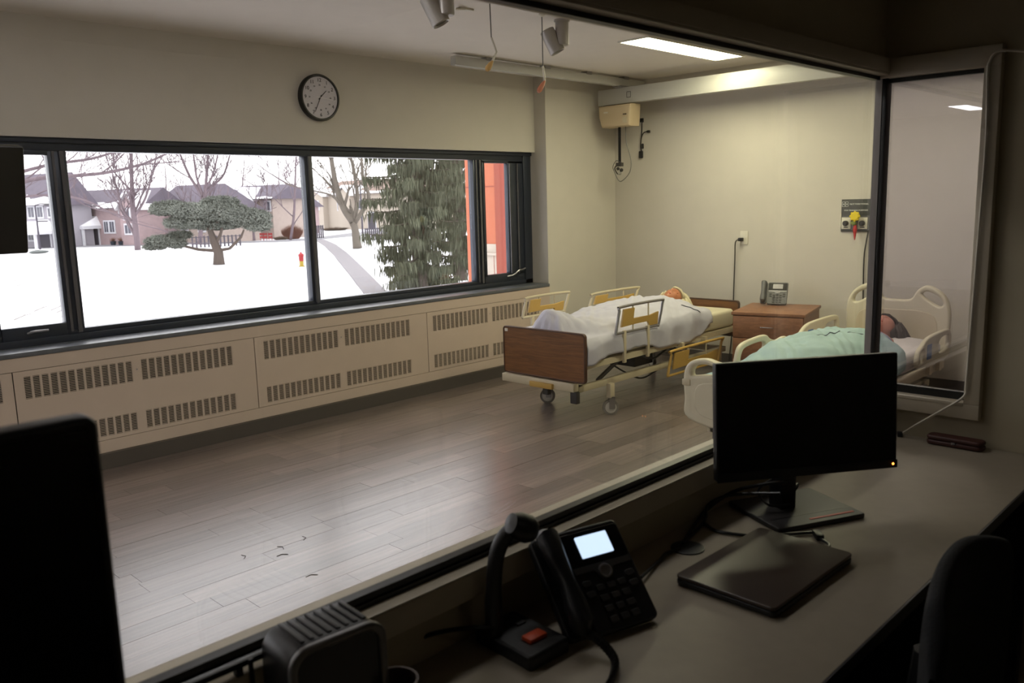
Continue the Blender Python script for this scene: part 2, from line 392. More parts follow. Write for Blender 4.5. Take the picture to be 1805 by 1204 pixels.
for a, b, g in ((-.137, 1.337, (-.09, .53, .575, 1.285)), (1.343, 2.828, (1.389, 2.005, 2.052, 2.670)), (2.834, 4.250, (2.896, 3.518, 3.568, 4.200)), (4.380, 5.885, (4.435, 5.072, 5.118, 5.76)), (-1.66, -.183, (-1.6, -1., -.95, -.25))):
    holes = [(g[0], g[1], .506, .636), (g[2], g[3], .506, .636), (g[0], g[1], .198, .310), (g[2], g[3], .198, .310)]
    pn = grid_plate(a, b, .175, .669, YW-.014, YW-.002, holes).out('cover_panel', 'cabinet_paint', enc)
    for (h0, h1, v0, v1) in holes:
        q = B(); n = 13; wd = (h1-h0)/n
        for k in range(n+1): q.box(h0+k*wd-.006, h0+k*wd+.006, YW-.013, YW-.004, v0, v1)
        m = int((v1-v0)/.0098)
        for k in range(m): z = v0+(k+.5)*(v1-v0)/m; q.box(h0, h1, YW-.012, YW-.006, z-.0018, z+.0012)
        tag(q.out('grille', 'cabinet_paint', pn), kind='stuff')
    BX('screw', 'silver', pn, g[1]+.018, g[1]+.027, YW-.016, YW-.012, .575, .584)
# --- observation wall: opening in front (y) and small window at the right (x)
YG, YT, YI = 1.100, 1.088, 1.135
XG = 2.818
q = B(); q.box(-2.6, 2.90, YT, YI, 0, .893); q.box(-2.6, 2.90, YT, YI, 1.93, CEIL); q.box(-2.6, -1.9, YT, YI, .893, 1.93)
struct(q.out('wall_front', 'control_wall', None))
q = B(); q.box(XG, 2.90, -3.0, .79, 0, CEIL); q.box(XG, 2.90, .79, YT, 0, .893); q.box(XG, 2.90, .79, YT, 1.90, CEIL)
struct(q.out('wall_side', 'control_wall', None))
q = B(); q.box(-2.6, 2.785, 1.057, YT, .845, .893); q.box(-2.6, 2.785, 1.0571, 1.098, .8935, .8965)
struct(q.out('trim_2', 'trim_paint', None, bevel=.002))
q = B(); q.box(-2.6, 2.785, 1.057, YT, 1.915, 1.958); q.box(-2.6, 2.785, 1.060, 1.098, 1.908, 1.916); struct(q.out('trim_3', 'trim_paint', None, bevel=.002))
q = B(); q.box(2.785, XG, .745, YT, .845, .893); q.box(2.785, XG, .745, YT, 1.90, 1.958); q.box(2.785, XG, .745, .79, .893, 1.90); q.box(2.783, XG+.03, .79, YT, .884, .896)
struct(q.out('trim_4', 'trim_paint', None, bevel=.002))
ow = bpy.data.objects.new('window_2', None); COL.objects.link(ow); struct(ow)
q = B(); q.box(-1.9, 2.80, YG-.008, YG+.012, .893, .918); q.box(-1.9, 2.80, YG-.008, YG+.012, 1.897, 1.93); q.box(-1.9, 2.8, YG-.012, YG-.004, .895, .905)
q.out('gasket', 'gasket', ow)
BX('window_pane', 'obs_glass', ow, -1.9, 2.80, YG, YG+.006, .910, 1.90)
BX('corner_post', 'gasket', ow, 2.799, 2.838, 1.070, 1.084, .896, 1.93, bevel=.002); BX('post_strip', 'strip_grey', ow, 2.797, 2.808, 1.0845, 1.106, .896, 1.93)
BX('stop_strip', 'trim_paint', ow, -1.9, 2.80, YG+.013, YI+.004, .893, .9155); BX('stop_strip', 'trim_paint', ow, -1.9, 2.80, YG+.013, YI+.004, 1.903, 1.93)
sw = bpy.data.objects.new('window_3', None); COL.objects.link(sw); struct(sw)
q = B(); q.box(XG+.004, XG+.024, .79, 1.078, .896, .921); q.box(XG+.004, XG+.024, .79, 1.078, 1.887, 1.90); q.out('gasket', 'gasket', sw)
BX('window_pane', 'obs_glass_small', sw, XG+.010, XG+.014, .79, 1.079, .912, 1.895)
struct(BX('floor_control', 'carpet', None, -2.6, 2.818, -3., 1.088, -.05, 0)).name = 'floor_2'
struct(BX('ceiling_2', 'control_wall', None, -2.6, 2.818, -3., 1.088, 2.5, 2.55))
struct(BX('wall_control_left', 'control_wall', None, -2.7, -2.6, -3., 1.088, 0, 2.5)).name = 'wall_left_2'
struct(BX('wall_behind', 'control_wall', None, -2.6, 2.818, -3.1, -3., 0, 2.5))
# ================================================================== CEILING OF THE BED ROOM
def ceiling_light(x0, x1, y0, y1, label, m='light_panel'):
    t = thing('ceiling_light', label, 'light', ((x0+x1)/2, (y0+y1)/2, CEIL)); w_, d_ = (x1-x0)/2, (y1-y0)/2
    q = B(); q.box(-w_-.015, w_+.015, -d_-.015, -d_, -.012, 0); q.box(-w_-.015, w_+.015, d_, d_+.015, -.012, 0); q.box(-w_-.015, -w_, -d_, d_, -.012, 0); q.box(w_, w_+.015, -d_, d_, -.012, 0)
    q.out('frame', 'white_plastic', t); BX('diffuser', m, t, -w_, w_, -d_, d_, -.008, -.002)
ceiling_light(5.11, 6.41, 3.615, 3.86, 'bright rectangular ceiling light panel above the nightstand', 'light_panel_warm')
ceiling_light(1.4, 2.7, 3.5, 3.745, 'ceiling light panel just beyond the top of the picture, middle of the room')
ceiling_light(-.9, .4, 3.615, 3.86, 'bright ceiling light panel beyond the top of the picture, left part of the room')
ceiling_light(4.6, 5.9, 1.9, 2.145, 'ceiling light panel above the glass side of the cream bed, out of sight', 'light_panel_warm')
ceiling_light(1.4, 2.7, 1.75, 1.995, 'ceiling light panel close above the observation glass, out of sight')
ceiling_light(-1.4, -.1, 1.75, 1.995, 'ceiling light panel above the left end of the observation glass, out of sight')
ceiling_light(-4.0, -2.7, 3.75, 4.0, 'ceiling light panel seen mirrored at the left of the small side window')
ceiling_light(-7.9, -6.9, 3.75, 4.0, 'ceiling light panel seen mirrored at the right of the small side window')
tr = thing('ceiling_track', 'slim cream lift track running along the ceiling near the window wall', 'lift track', (4.47, 4.95, 2.58))
q = B(); q.box(0, 2.43, -.03, .03, 0, .07); q.out('rail', 'track_paint', tr, bevel=.004)
for k in (.32, 1.0, 1.55, 2.1): BX('bracket', 'silver', tr, k, k+.07, -.034, .034, .062, .088)
BX('end_cap', 'track_paint', tr, -.006, 0, -.028, .028, .004, .066)
tr2 = thing('ceiling_track', 'cream lift track along the ceiling just beyond the observation glass, out of sight above it', 'lift track', (4.47, 1.75, 2.58))
BX('rail', 'track_paint', tr2, 0, 2.43, -.03, .03, 0, .07, bevel=.004)
for k in (.32, 2.1): BX('bracket', 'silver', tr2, k, k+.07, -.034, .034, .062, .088)
cb = thing('crossbeam', 'deep cream crossbeam of the patient lift spanning between the tracks', 'lift beam', (6.6, 5.225, 2.425))
BX('beam', 'track_paint', cb, -.035, .035, -3.7, 0, 0, .145, bevel=.004)
BX('end_cap', 'track_paint', cb, -.03, .03, 0, .006, .005, .14)
for yy in (-.275, -3.475): BX('trolley', 'silver', cb, -.1, .1, yy-.05, yy+.05, .144, .156, bevel=.003)
plate('sticker', 'grey_plastic', cb, rrect(-.025, .025, -.028, .028, .004), [rrect(-.019, .019, -.022, .022, .003)], .001, 0, frameM((-.0358, -.36, .075), (0, -1, 0), (0, 0, 1)))
lu = thing('lift_motor', 'beige patient lift motor unit hanging under the crossbeam', 'patient lift', (6.6, 5.0, 2.215))
q = B(); prof = [(-.175, 0), (.155, 0), (.185, .10), (.19, .20), (-.19, .20), (-.185, .10)]
me = plate_mesh(smooth_poly([(a, b) for a, b in prof], 1), (), .17, .02); q.mesh(me, frameM((0, 0, .0), (0, 1, 0), (0, 0, 1))); q.out('housing', 'beige_unit', lu, smooth=True)
BX('label_plate', 'white_plastic', lu, -.088, -.085, .07, .12, .13, .145); BX('button_panel', 'cream_metal', lu, -.088, -.085, -.15, -.10, .03, .08)
for k in range(3): BX('button', 'dark_grey', lu, -.0905, -.087, -.145+k*.015, -.138+k*.015, .10, .112)
BX('strap', 'black_fabric', lu, -.003, .003, -.014, .014, -.33, .01)
q = B(); q.box(-.02, .02, -.03, .03, -.365, -.33); q.ball((0, -.02, -.40), .018, 8); q.ball((0, .02, -.385), .016, 8); q.tube(smooth_line([(0, .03, -.35), (0, .06, -.38), (0, .03, -.43), (0, -.01, -.44)], 5), .006, 6); q.out('spreader_hook', 'dark_grey', lu, smooth=True)
BX('hook_collar', 'chrome', lu, -.012, .012, -.012, .012, -.44, -.41)
cable('pull_cord', [(0, -.07, .01), (0, -.08, -.15), (0, -.13, -.30), (0, -.12, -.42), (0, -.03, -.50), (0, .02, -.49), (0, .07, -.40), (0, .08, -.36), (0, .04, -.31), (0, -.02, -.33)], .004, 'grey_plastic', parent=lu)
ch = thing('hand_control', 'black coiled hand control hanging on the wall beside the lift motor', 'remote control', (XH-.012, 4.965, 2.0))
cable('lead', [(0, 0, .30), (0, 0, .20), (0, .01, .10), (0, .015, .04), (0, -.0, -.02), (0, .02, -.05)], .006, 'black_plastic', parent=ch)
cable('lead', [(0, .01, .11), (0, -.02, .17), (0, -.075, .18)], .005, 'black_plastic', parent=ch)
BX('wall_clip', 'black_plastic', ch, -.01, .012, -.015, .015, .27, .31, bevel=.004); BX('plug', 'black_plastic', ch, -.02, .01, -.095, -.07, .165, .19, bevel=.004)
q = B(); q.box(-.015, .01, -.012, .03, -.07, .0); q.box(-.015, .01, -.02, .0, .02, .07); q.out('handset', 'black_plastic', ch, bevel=.008)
def spot(label, x, y, ax):
    t = thing('spotlight', label, 'spotlight', (x, y, CEIL))
    B().lathe([(.05, 0), (.05, -.012), (.042, -.014), (.042, -.15), (.038, -.155), (0, -.155)]).out('mount', 'spot_grey', t, smooth=True)
    M = Matrix.Translation((ax*.040, .050, -.125)) @ Matrix.Rotation(R(-19), 4, 'Y') @ Matrix.Rotation(R(-19), 4, 'X')
    B().lathe([(.038, .075), (.046, .07), (.050, -.075), (.045, -.08), (.036, -.07), (0, -.07)], M).out('lamp_head', 'spot_grey', t, smooth=True)
    B().lathe([(.034, -.072), (.034, -.066), (0, -.066)], M).out('lens', 'black_gloss', t)
    B().tube([(0, 0, -.145), (ax*.040, .050, -.125)], .012, 8).out('knuckle', 'dark_grey', t)
p = at(984, 36, z=CEIL); spot('silver ceiling spotlight next to the hanging orange toggle cord', p.x, p.y-.03, -1)
p = at(785, -28, z=CEIL); spot('silver ceiling spotlight cut by the top edge, left of the yellow toggle cord', p.x, p.y, -1)
v = thing('ceiling_bracket', 'tiny white bracket on the ceiling beside the left spotlight', 'bracket', at(820, 15, z=CEIL))
q = B(); q.box(-.05, .05, -.02, .02, -.01, 0); q.tube([(-.05, 0, -.005), (-.1, -.03, -.02), (-.02, -.02, -.01)], .006, 6); q.out('bracket_body', 'white_plastic', v)
def cord(label, px, py, col, P):
    p = at(px, py, z=CEIL); t = thing('pull_cord', label, 'pull cord', p)
    pts = [(0, 0, 0)]+[tuple(at(a, b, y=p.y)-p) for a, b in P]
    B().tube(pts[:2], .0035, 5).out('string', 'grey_plastic', t); B().tube(pts[1:-1], .007, 6).out('cord_tail', 'white_plastic', t)
    a, b = Vector(pts[-2]), Vector(pts[-1]); B().tube([a, a+(b-a)*.35, a+(b-a)*.8, b], [.007, .014, .017, .010], 10).out('toggle', col, t, smooth=True)
    B().lathe([(.02, 0), (.02, -.012), (.005, -.02)]).out('rose', 'white_plastic', t)
cord('thin cord with a yellow wooden toggle hanging from the ceiling', 863, 0, 'toggle_yellow', [(866, 66), (875, 92), (868, 108), (858, 124)])
cord('thin cord with a small orange toggle, right of the yellow one', 955, 24, 'toggle_orange', [(957, 116), (959, 132), (960, 143), (949, 162)])
lc = thing('ceiling_light', 'unseen dim lamp added behind the viewer to brighten the control room', 'light', (1.4, -1.6, 2.5))  # unseen fill lamp, added to lift the control room's brightness
B().lathe([(.15, 0), (.15, -.02), (.14, -.03), (0, -.03)]).out('housing', 'white_plastic', lc); mat('fill_lamp', (1, .88, .68, 1), .5, emit=4.)
B().lathe([(.13, -.031), (.12, -.05), (0, -.055)]).out('diffuser', 'fill_lamp', lc, smooth=True)
# ================================================================== WALL CLOCK
ck = thing('wall_clock', 'round black rimmed wall clock above the window', 'clock', (3.566, YB, 2.33))
Mc = frameM((0, 0, 0), (1, 0, 0), (0, 0, 1))     # plane x,z ; +z of plate = -y
B().lathe([(.165, 0), (.167, .03), (.160, .045), (.150, .045), (.147, .032), (0, .032)], Mc, 48).out('case', 'black_plastic', ck, smooth=True, sharp=30)
B().lathe([(.149, .0325), (.149, .034), (0, .034)], Mc, 48).out('dial', 'clock_face', ck)
def cp(a, r_): return (r_*math.sin(R(a)), r_*math.cos(R(a)))
for k in range(1, 13):
    x_, z_ = cp(30*k, .122); text('numeral', str(k), .036, Mc @ Matrix.Translation((x_, z_, .0345)), 'print_black', ck)
    x_, z_ = cp(30*k, .088); text('small_numeral', str(12+k), .015, Mc @ Matrix.Translation((x_, z_, .0345)), 'print_black', ck)
def hand(name, ang, l, wd, m, back=.02, h=.036):
    d = Vector((math.sin(R(ang)), math.cos(R(ang)), 0)); s_ = Vector((d.y, -d.x, 0)); q = B()
    vs = [(-d*back-s_*wd*.6), (-d*back+s_*wd*.6), (d*l+s_*wd*.35), (d*l-s_*wd*.35)]
    vs = [Mc @ (v_+Vector((0, 0, h))) for v_ in vs]+[Mc @ (v_+Vector((0, 0, h+.001))) for v_ in vs]
    q.add(vs, [(0, 1, 2, 3), (7, 6, 5, 4), (0, 4, 5, 1), (1, 5, 6, 2), (2, 6, 7, 3), (3, 7, 4, 0)]).out(name, m, ck)
hand('hour_hand', 47, .075, .005, 'print_black'); hand('minute_hand', 206, .115, .004, 'print_black', h=.038); hand('second_hand', 97, .135, .002, 'print_white', .03, .040)
# ================================================================== SCREEN HANGING IN THE ROOM
tv = thing('hanging_screen', 'black flat screen hanging in front of the window at the left edge', 'screen', (.835, 4.6, CEIL))
Mt = Matrix.Translation((0, -.07, -.80)) @ Matrix.Rotation(R(13), 4, 'X')
q = B(); q.mesh(plate_mesh(rrect(-.49, .475, -.515, .005, .012), (), .05, .006), Mt @ frameM((0, 0, 0), (1, 0, 0), (0, 0, 1))); q.out('panel', 'black_gloss', tv, smooth=True)
B().tube([(0, .04, 0), (0, .04, -.9)], .02, 12).out('ceiling_pole', 'dark_grey', tv, smooth=True); BX('pole_flange', 'dark_grey', tv, -.07, .07, -.03, .11, -.012, 0); BX('bracket', 'dark_grey', tv, -.12, .12, .02, .045, -1.05, -.85)
# ================================================================== OUTLET, SIGN PANEL
ol = thing('wall_outlet', 'white wall outlet with a black plug and cord on the bed head wall', 'outlet', (XH, 3.85, 1.17))
BX('cover_plate', 'white_plastic', ol, -.008, 0, -.038, .038, -.06, .06, bevel=.002); BX('plug', 'black_plastic', ol, -.05, -.008, .0, .04, -.03, .0, bevel=.006)
cable('power_cord', [(-.045, .02, -.015), (-.05, .06, -.04), (-.03, .075, -.2), (-.02, .09, -.6), (-.02, .10, -.9), (-.03, .12, -1.14)], .005, 'black_plastic', parent=ol)
sg = thing('gas_outlet_panel', 'black training notice panel with two outlet plates on the bed head wall', 'wall panel', (XH, 2.845, 1.23))
Ms = frameM((0, 0, 0), (0, -1, 0), (0, 0, 1))    # plate x -> -y, plate z -> -x
BX('board', 'sign_black', sg, -.012, 0, -.127, .122, 0, .262, bevel=.002)
def onb(x_, z_, d=.0125): return Ms @ Matrix.Translation((x_, z_, d))
text('lettering', 'NOT FUNCTIONAL', .0175, onb(.024, .222), 'print_white', sg); text('lettering', 'FOR TRAINING PURPOSES', .0165, onb(0, .172), 'print_white', sg); text('lettering', 'ONLY', .0165, onb(0, .148), 'print_white', sg)
for s_ in (-.104, -.077):
    o = plate('icon_frame', 'print_white', sg, rrect(s_-.012, s_+.012, .203, .243, .004), [rrect(s_-.010, s_+.010, .205, .241, .003)], .001, 0, onb(0, 0)); BX('icon_mark', 'print_white', sg, -.0135, -.0125, -s_-.004, -s_+.004, .219, .227)
for s_ in (-.075, .06):
    o = BX('outlet_plate', 'white_plastic', sg, -.022, -.012, -s_-.038, -s_+.038, .022, .115, bevel=.003)
    B().lathe([(.022, 0), (.022, .02), (.015, .028), (0, .028)], onb(s_, .068, .022)).out('socket', 'dark_grey', o, smooth=True); BX('plate_mark', 'print_black', o, -.0228, -.022, -s_-.018, -s_+.018, .032, .040)
BX('back_box', 'grey_plastic', sg, -.014, -.012, -.112, .115, .0125, .128)
BX('side_hook', 'white_plastic', sg, -.02, -.0125, .118, .126, .04, .15)
fm = thing('flow_gauge', 'yellow gauge with green body and red tip plugged into the wall panel', 'gauge', (XH-.02, 2.832, 1.20))
B().lathe([(.036, 0), (.036, .018), (.028, .024), (0, .024)], frameM((-.03, 0, .155), (0, -1, 0), (0, 0, 1))).out('dial', 'yellow_bright', fm, smooth=True)
for a in range(8): t = R(a*45); B().ball((-.045, .036*math.cos(t), .155+.036*math.sin(t)), .009, 6).out('dial_lobe', 'yellow_bright', fm, smooth=True)
q = B(); q.ball((-.03, .01, .10), .022, 8); q.tube([(-.02, .035, .1), (-.03, .0, .1)], .014, 8); q.out('valve_body', 'green_bright', fm, smooth=True)
B().tube([(-.03, 0, .085), (-.03, .0, .05), (-.03, 0, .02), (-.03, 0, -.035)], [.01, .017, .012, .004], 10).out('tip', 'red_bright', fm, smooth=True)
B().tube([(0, .0, .12), (-.03, .0, .12)], .012, 8).out('stem', 'silver', fm, smooth=True)
cable('panel_cable', [(XH-.01, 2.742, 1.23), (XH-.012, 2.752, 1.15), (XH-.012, 2.765, 1.0), (XH-.012, 2.757, .6), (XH-.015, 2.75, .02)], .006, 'dark_grey', 'dark cable running down the wall from the black notice panel')
# ================================================================== BED 1
def caster(parent, x, y, r=.062, rz=0., top=.2):
    M = Matrix.Translation((x, y, r)) @ Matrix.Rotation(rz, 4, 'Z')
    q = B(); q.lathe([(r*.5, -.014), (r, -.014), (r, .014), (r*.5, .014)], M @ Matrix.Rotation(R(90), 4, 'X'), 20); o = q.out('caster', 'tyre', parent, smooth=True)
    B().lathe([(.01, -.017), (r*.72, -.016), (r*.72, .016), (.01, .017)], M @ Matrix.Rotation(R(90), 4, 'X'), 16).out('wheel_disc', 'wheel', o, smooth=True)
    q = B(); q.box(-.012, .03, -.024, -.018, -.01, r+.02, M); q.box(-.012, .03, .018, .024, -.01, r+.02, M); q.box(-.012, .03, -.024, .024, r+.012, r+.022, M); q.tube([M @ Vector((.0, 0, r+.02)), M @ Vector((0, 0, top-r))], .011, 8); q.out('fork', 'silver', o)
bed = thing('hospital_bed', 'hospital bed with wood grain end boards, between the window wall and the nightstand', 'bed', (4.45, 4.07, 0), R(1.0))
W2 = .39
Mf = frameM((0, 0, 0), (0, 1, 0), (0, 0, 1))     # plate x -> y, y -> z, normal -> x
for nm, x, z0, z1 in (('footboard', 0, .275, .625), ('headboard', 2.16, .32, .635)):
    o = plate(nm, 'bed_wood', bed, rrect(-W2, W2, z0, z1, .025), (), .022, .004, Matrix.Translation((x, 0, 0)) @ Mf)
    plate('edge_band', 'wood_edge', o, rrect(-W2-.003, W2+.003, z0-.003, z1+.003, .028), [rrect(-W2+.008, W2-.008, z0+.008, z1-.008, .02)], .028, .003, Matrix.Translation((x, 0, 0)) @ Mf)
    if x == 0: BX('sticker', 'white_plastic', o, -.0165, -.0145, .34, .37, .588, .61)
q = B(); q.mesh(plate_mesh(rrect(.03, 2.12, -.37, .37, .04), (), .15, .03), Matrix.Translation((0, 0, .498))); q.out('mattress', 'mattress', bed, smooth=True)
q = B(); q.box(.02, 2.14, -.375, -.345, .37, .415); q.box(.02, 2.14, .345, .375, .37, .415); q.box(.02, 2.14, -.345, .345, .402, .418)
for x in (.1, .75, 1.3, 2.0): q.box(x, x+.03, -.345, .345, .37, .402)
q.out('deck_frame', 'cream_metal', bed)
q = B(); q.box(.03, 2.1, -.30, -.26, .19, .235); q.box(.03, 2.1, .26, .30, .19, .235); q.box(.03, .09, -.3, .3, .19, .235); q.box(2.04, 2.1, -.3, .3, .19, .235); q.out('base_frame', 'cream_metal', bed, bevel=.003)
for x0, x1 in ((.35, .75), (1.55, 1.2)):
    for y_ in (-.22, .22): B().tube([(x0, y_, .22), (x1, y_, .39)], .016, 8).out('lift_arm', 'grey_plastic', bed, smooth=True)
for x in (.75, 1.2): B().tube([(x, -.22, .385), (x, .22, .385)], .014, 8).out('cross_tube', 'grey_plastic', bed, smooth=True)
q = B(); q.tube([(.75, 0, .36), (1.0, .02, .25), (1.5, 0, .30)], .02, 8); q.box(1.0, 1.25, -.1, .1, .2, .3); q.out('motor', 'dark_grey', bed)
cable('bed_cable', [(.8, -.28, .36), (.95, -.3, .3), (1.15, -.28, .33), (1.3, -.25, .36), (1.45, -.2, .27), (1.6, .0, .22)], .009, 'black_plastic', parent=bed)
cable('bed_cable', [(.6, -.15, .3), (.9, -.2, .14), (1.3, -.1, .12), (1.7, -.1, .2)], .007, 'black_plastic', parent=bed)
for x, y_, rz in ((.27, -.40, -.75), (.27, .205, -.95), (1.9, -.34, .2), (1.9, .34, 1.)):
    q = B(); yy = y_*.8 if abs(y_) > .3 else y_
    BX('caster_leg', 'cream_metal', bed, x-.025, x+.025, y_-.02, y_+.02, .13, .235, bevel=.004); caster(bed, x, y_, .058, rz, .19)
q = B(); q.box(-.03, .03, -.30, .40, .205, .265); q.out('foot_bar', 'cream_metal', bed, bevel=.005)
BX('crank_handle', 'tan_plastic', bed, -.055, -.03, -.12, .10, .205, .245, bevel=.006); q = B(); q.box(-.02, .02, -.05, .0, .15, .205); q.box(-.02, .02, -.32, -.26, .12, .205); q.out('pedal', 'dark_grey', bed, bevel=.005)
def rail(parent, x0, x1, z0, z1, y_, col, flare=.045, label=None):
    """raised side rail: rounded trapezoid loop with plastic infill"""
    M = Matrix.Translation((0, y_, 0)); P = []
    pts = [(x0, z0), (x0+flare, z1-.03), (x0+flare+.03, z1), (x1-.03, z1), (x1, z1-.03), (x1-flare*1.2, z0)]
    loop = [(a, y_, b) for a, b in pts]
    o = B().tube(smooth_line([loop[0]]+loop[1:]+[loop[-1]], 3)+[], .011, 8).out('side_rail', col, parent, smooth=True)
    B().tube([loop[0], loop[-1]], .010, 8).out('lower_bar', col, o, smooth=True)
    a, b = x0+flare, x1-flare; h_ = z1-z0; L_ = b-a
    me = plate_mesh([(a+.02, z0+h_*.22), (a+.05, z1-.02), (a+L_*.36, z1-.02), (a+L_*.33, z0+h_*.48), (b-L_*.25, z0+h_*.48), (b-.015, z0+h_*.56), (b-.03, z0+.012), (b-L_*.28, z0+.012), (b-L_*.30, z0+h_*.25), (a+L_*.4, z0+h_*.25)], (), .018, .004)
    B().mesh(me, frameM((0, y_, 0), (1, 0, 0), (0, 0, 1))).out('rail_infill', 'tan_plastic', o, smooth=True)
    q = B()
    for f_ in (.33, .72): q.tube([(a+L_*f_, y_, z0), (a+L_*f_, y_, z1)], .007, 6)
    q.out('rail_rod', 'cream_metal', o)
    return o
rail(bed, .33, .93, .585, .775, -.405, 'silver'); rail(bed, .22, .78, .655, .805, .405, 'cream_metal'); rail(bed, 1.05, 1.76, .64, .755, .405, 'cream_metal')
q = B()
for x in (.42, .72): q.box(x, x+.03, -.415, -.395, .36, .6)
for x in (.32, .62, 1.15, 1.6): q.box(x, x+.03, .395, .415, .36, .66)
q.out('rail_post', 'cream_metal', bed, bevel=.003)
lo = rail(bed, .97, 1.79, .17, .36, -.43, 'tan_plastic', .05); q = B()
for x in (1.2, 1.55): q.box(x, x+.03, -.42, -.37, .34, .40)
q.out('rail_hinge', 'cream_metal', bed)

def fbm(x, y_, z=0.): return mnoise.noise(Vector((x, y_, z)))
def blanket(name, m, label, cat, prof, bump, hem_r, hem_l, X0, X1, edge, ztop, origin, rz, wr=.012, slant=0., seams=()):
    """a sheet over mattress and body: prof(x)->extra height at the middle, bump(x)->half width of body"""
    t = thing(name, label, cat, origin, rz)
    def pt(u, v):
        s_ = (v-.5)*2; x = X0+(X1+slant*min(1, abs(s_)*1.3)**1.6*(1 if s_ < 0 else .5)-X0)*u
        he = hem_r(x) if s_ < 0 else hem_l(x); drop = ztop-he; tot = edge+max(drop, .01); d = abs(s_)*tot; sg_ = -1 if s_ < 0 else 1
        if d <= edge: yy = d; z = ztop
        else:
            k = d-edge; yy = edge+min(k, .03)*.6+.012*math.sin(x*21+sg_)*min(1, k/.1); z = ztop-max(0, k-.0)
        bw = bump(x); hb = prof(x)*math.exp(-(yy*sg_/bw)**4*.7) if d <= edge+.02 else 0.
        z += hb
        z += wr*(fbm(x*5+3, sg_*yy*7, 1)+.6*fbm(x*13, sg_*yy*11, 2)+1.3*abs(fbm(x*4+sg_*yy*7, 5.))-1.1*abs(fbm(x*9-sg_*yy*12, 9.)))*(1 if d <= edge else .5)
        if x < .35: z -= .035*abs(math.sin(math.atan2(yy*sg_, x-.12)*5+1))*min(1, math.hypot(yy, x-.12)/.12)*max(0, 1-x/.35)
        if d <= edge: z = max(z, ztop+.004)
        return Vector((x+.012*fbm(yy*9, x*4), sg_*yy, z))
    q = B(); q.grid(pt, 110, 64); o = q.out('cloth', m, t, smooth=True, sharp=180)
    for sm_ in seams:
        q2 = B(); pp = [pt(a, b)+Vector((0, -.004, .006)) for a, b in sm_]; q2.tube(pp, .003, 5); q2.out('seam', 'stitch', o)
    md = o.modifiers.new('thick', 'SOLIDIFY'); md.thickness = .004; md.offset = 1
    return t
def interp(tab):
    def f(x):
        for (a, b), (c, d) in zip(tab, tab[1:]):
            if x <= c: k = max(0, (x-a)/(c-a)); k = k*k*(3-2*k); return b+(d-b)*k
        return tab[-1][1]
    return f
# ---- mannequins: one continuous body each
def head_geo(q, M):
    """face towards +z, crown towards +x, width along y; built in metres"""
    def P(u, v):
        th = math.pi*u; ph = 2*math.pi*v
        cx = -math.cos(th); s_ = math.sin(th); y_ = s_*math.sin(ph); z = s_*math.cos(ph)
        X = cx*.112; Y = y_*.074; Z = z*(.092 if z > 0 else .100)
        if cx < -.1: Y *= 1-.32*(-cx-.1); 
        if z > 0:
            a = X; w_ = Y
            g = lambda x0, y0, sx, sy: math.exp(-((a-x0)/sx)**2-((w_-y0)/sy)**2)
            Z += .026*g(-.022, 0, .016, .011)+.012*g(.004, 0, .020, .009)+.008*g(.030, .0, .012, .045)
            Z -= .012*(g(.014, .030, .012, .014)+g(.014, -.030, .012, .014))
            Z += .010*g(-.052, 0, .007, .022)+.008*g(-.064, 0, .007, .018)-.004*g(-.058, 0, .003, .02)+.016*g(-.088, 0, .018, .025)
            Z += .006*(g(-.02, .042, .02, .016)+g(-.02, -.042, .02, .016))
        return M @ Vector((X, Y, Z))
    q.grid(P, 46, 44, True)
    for s_ in (-1, 1): q.lathe_ball(M @ Vector((-.005, s_*.074, -.012)), .03, 8, (1, .3, .6))
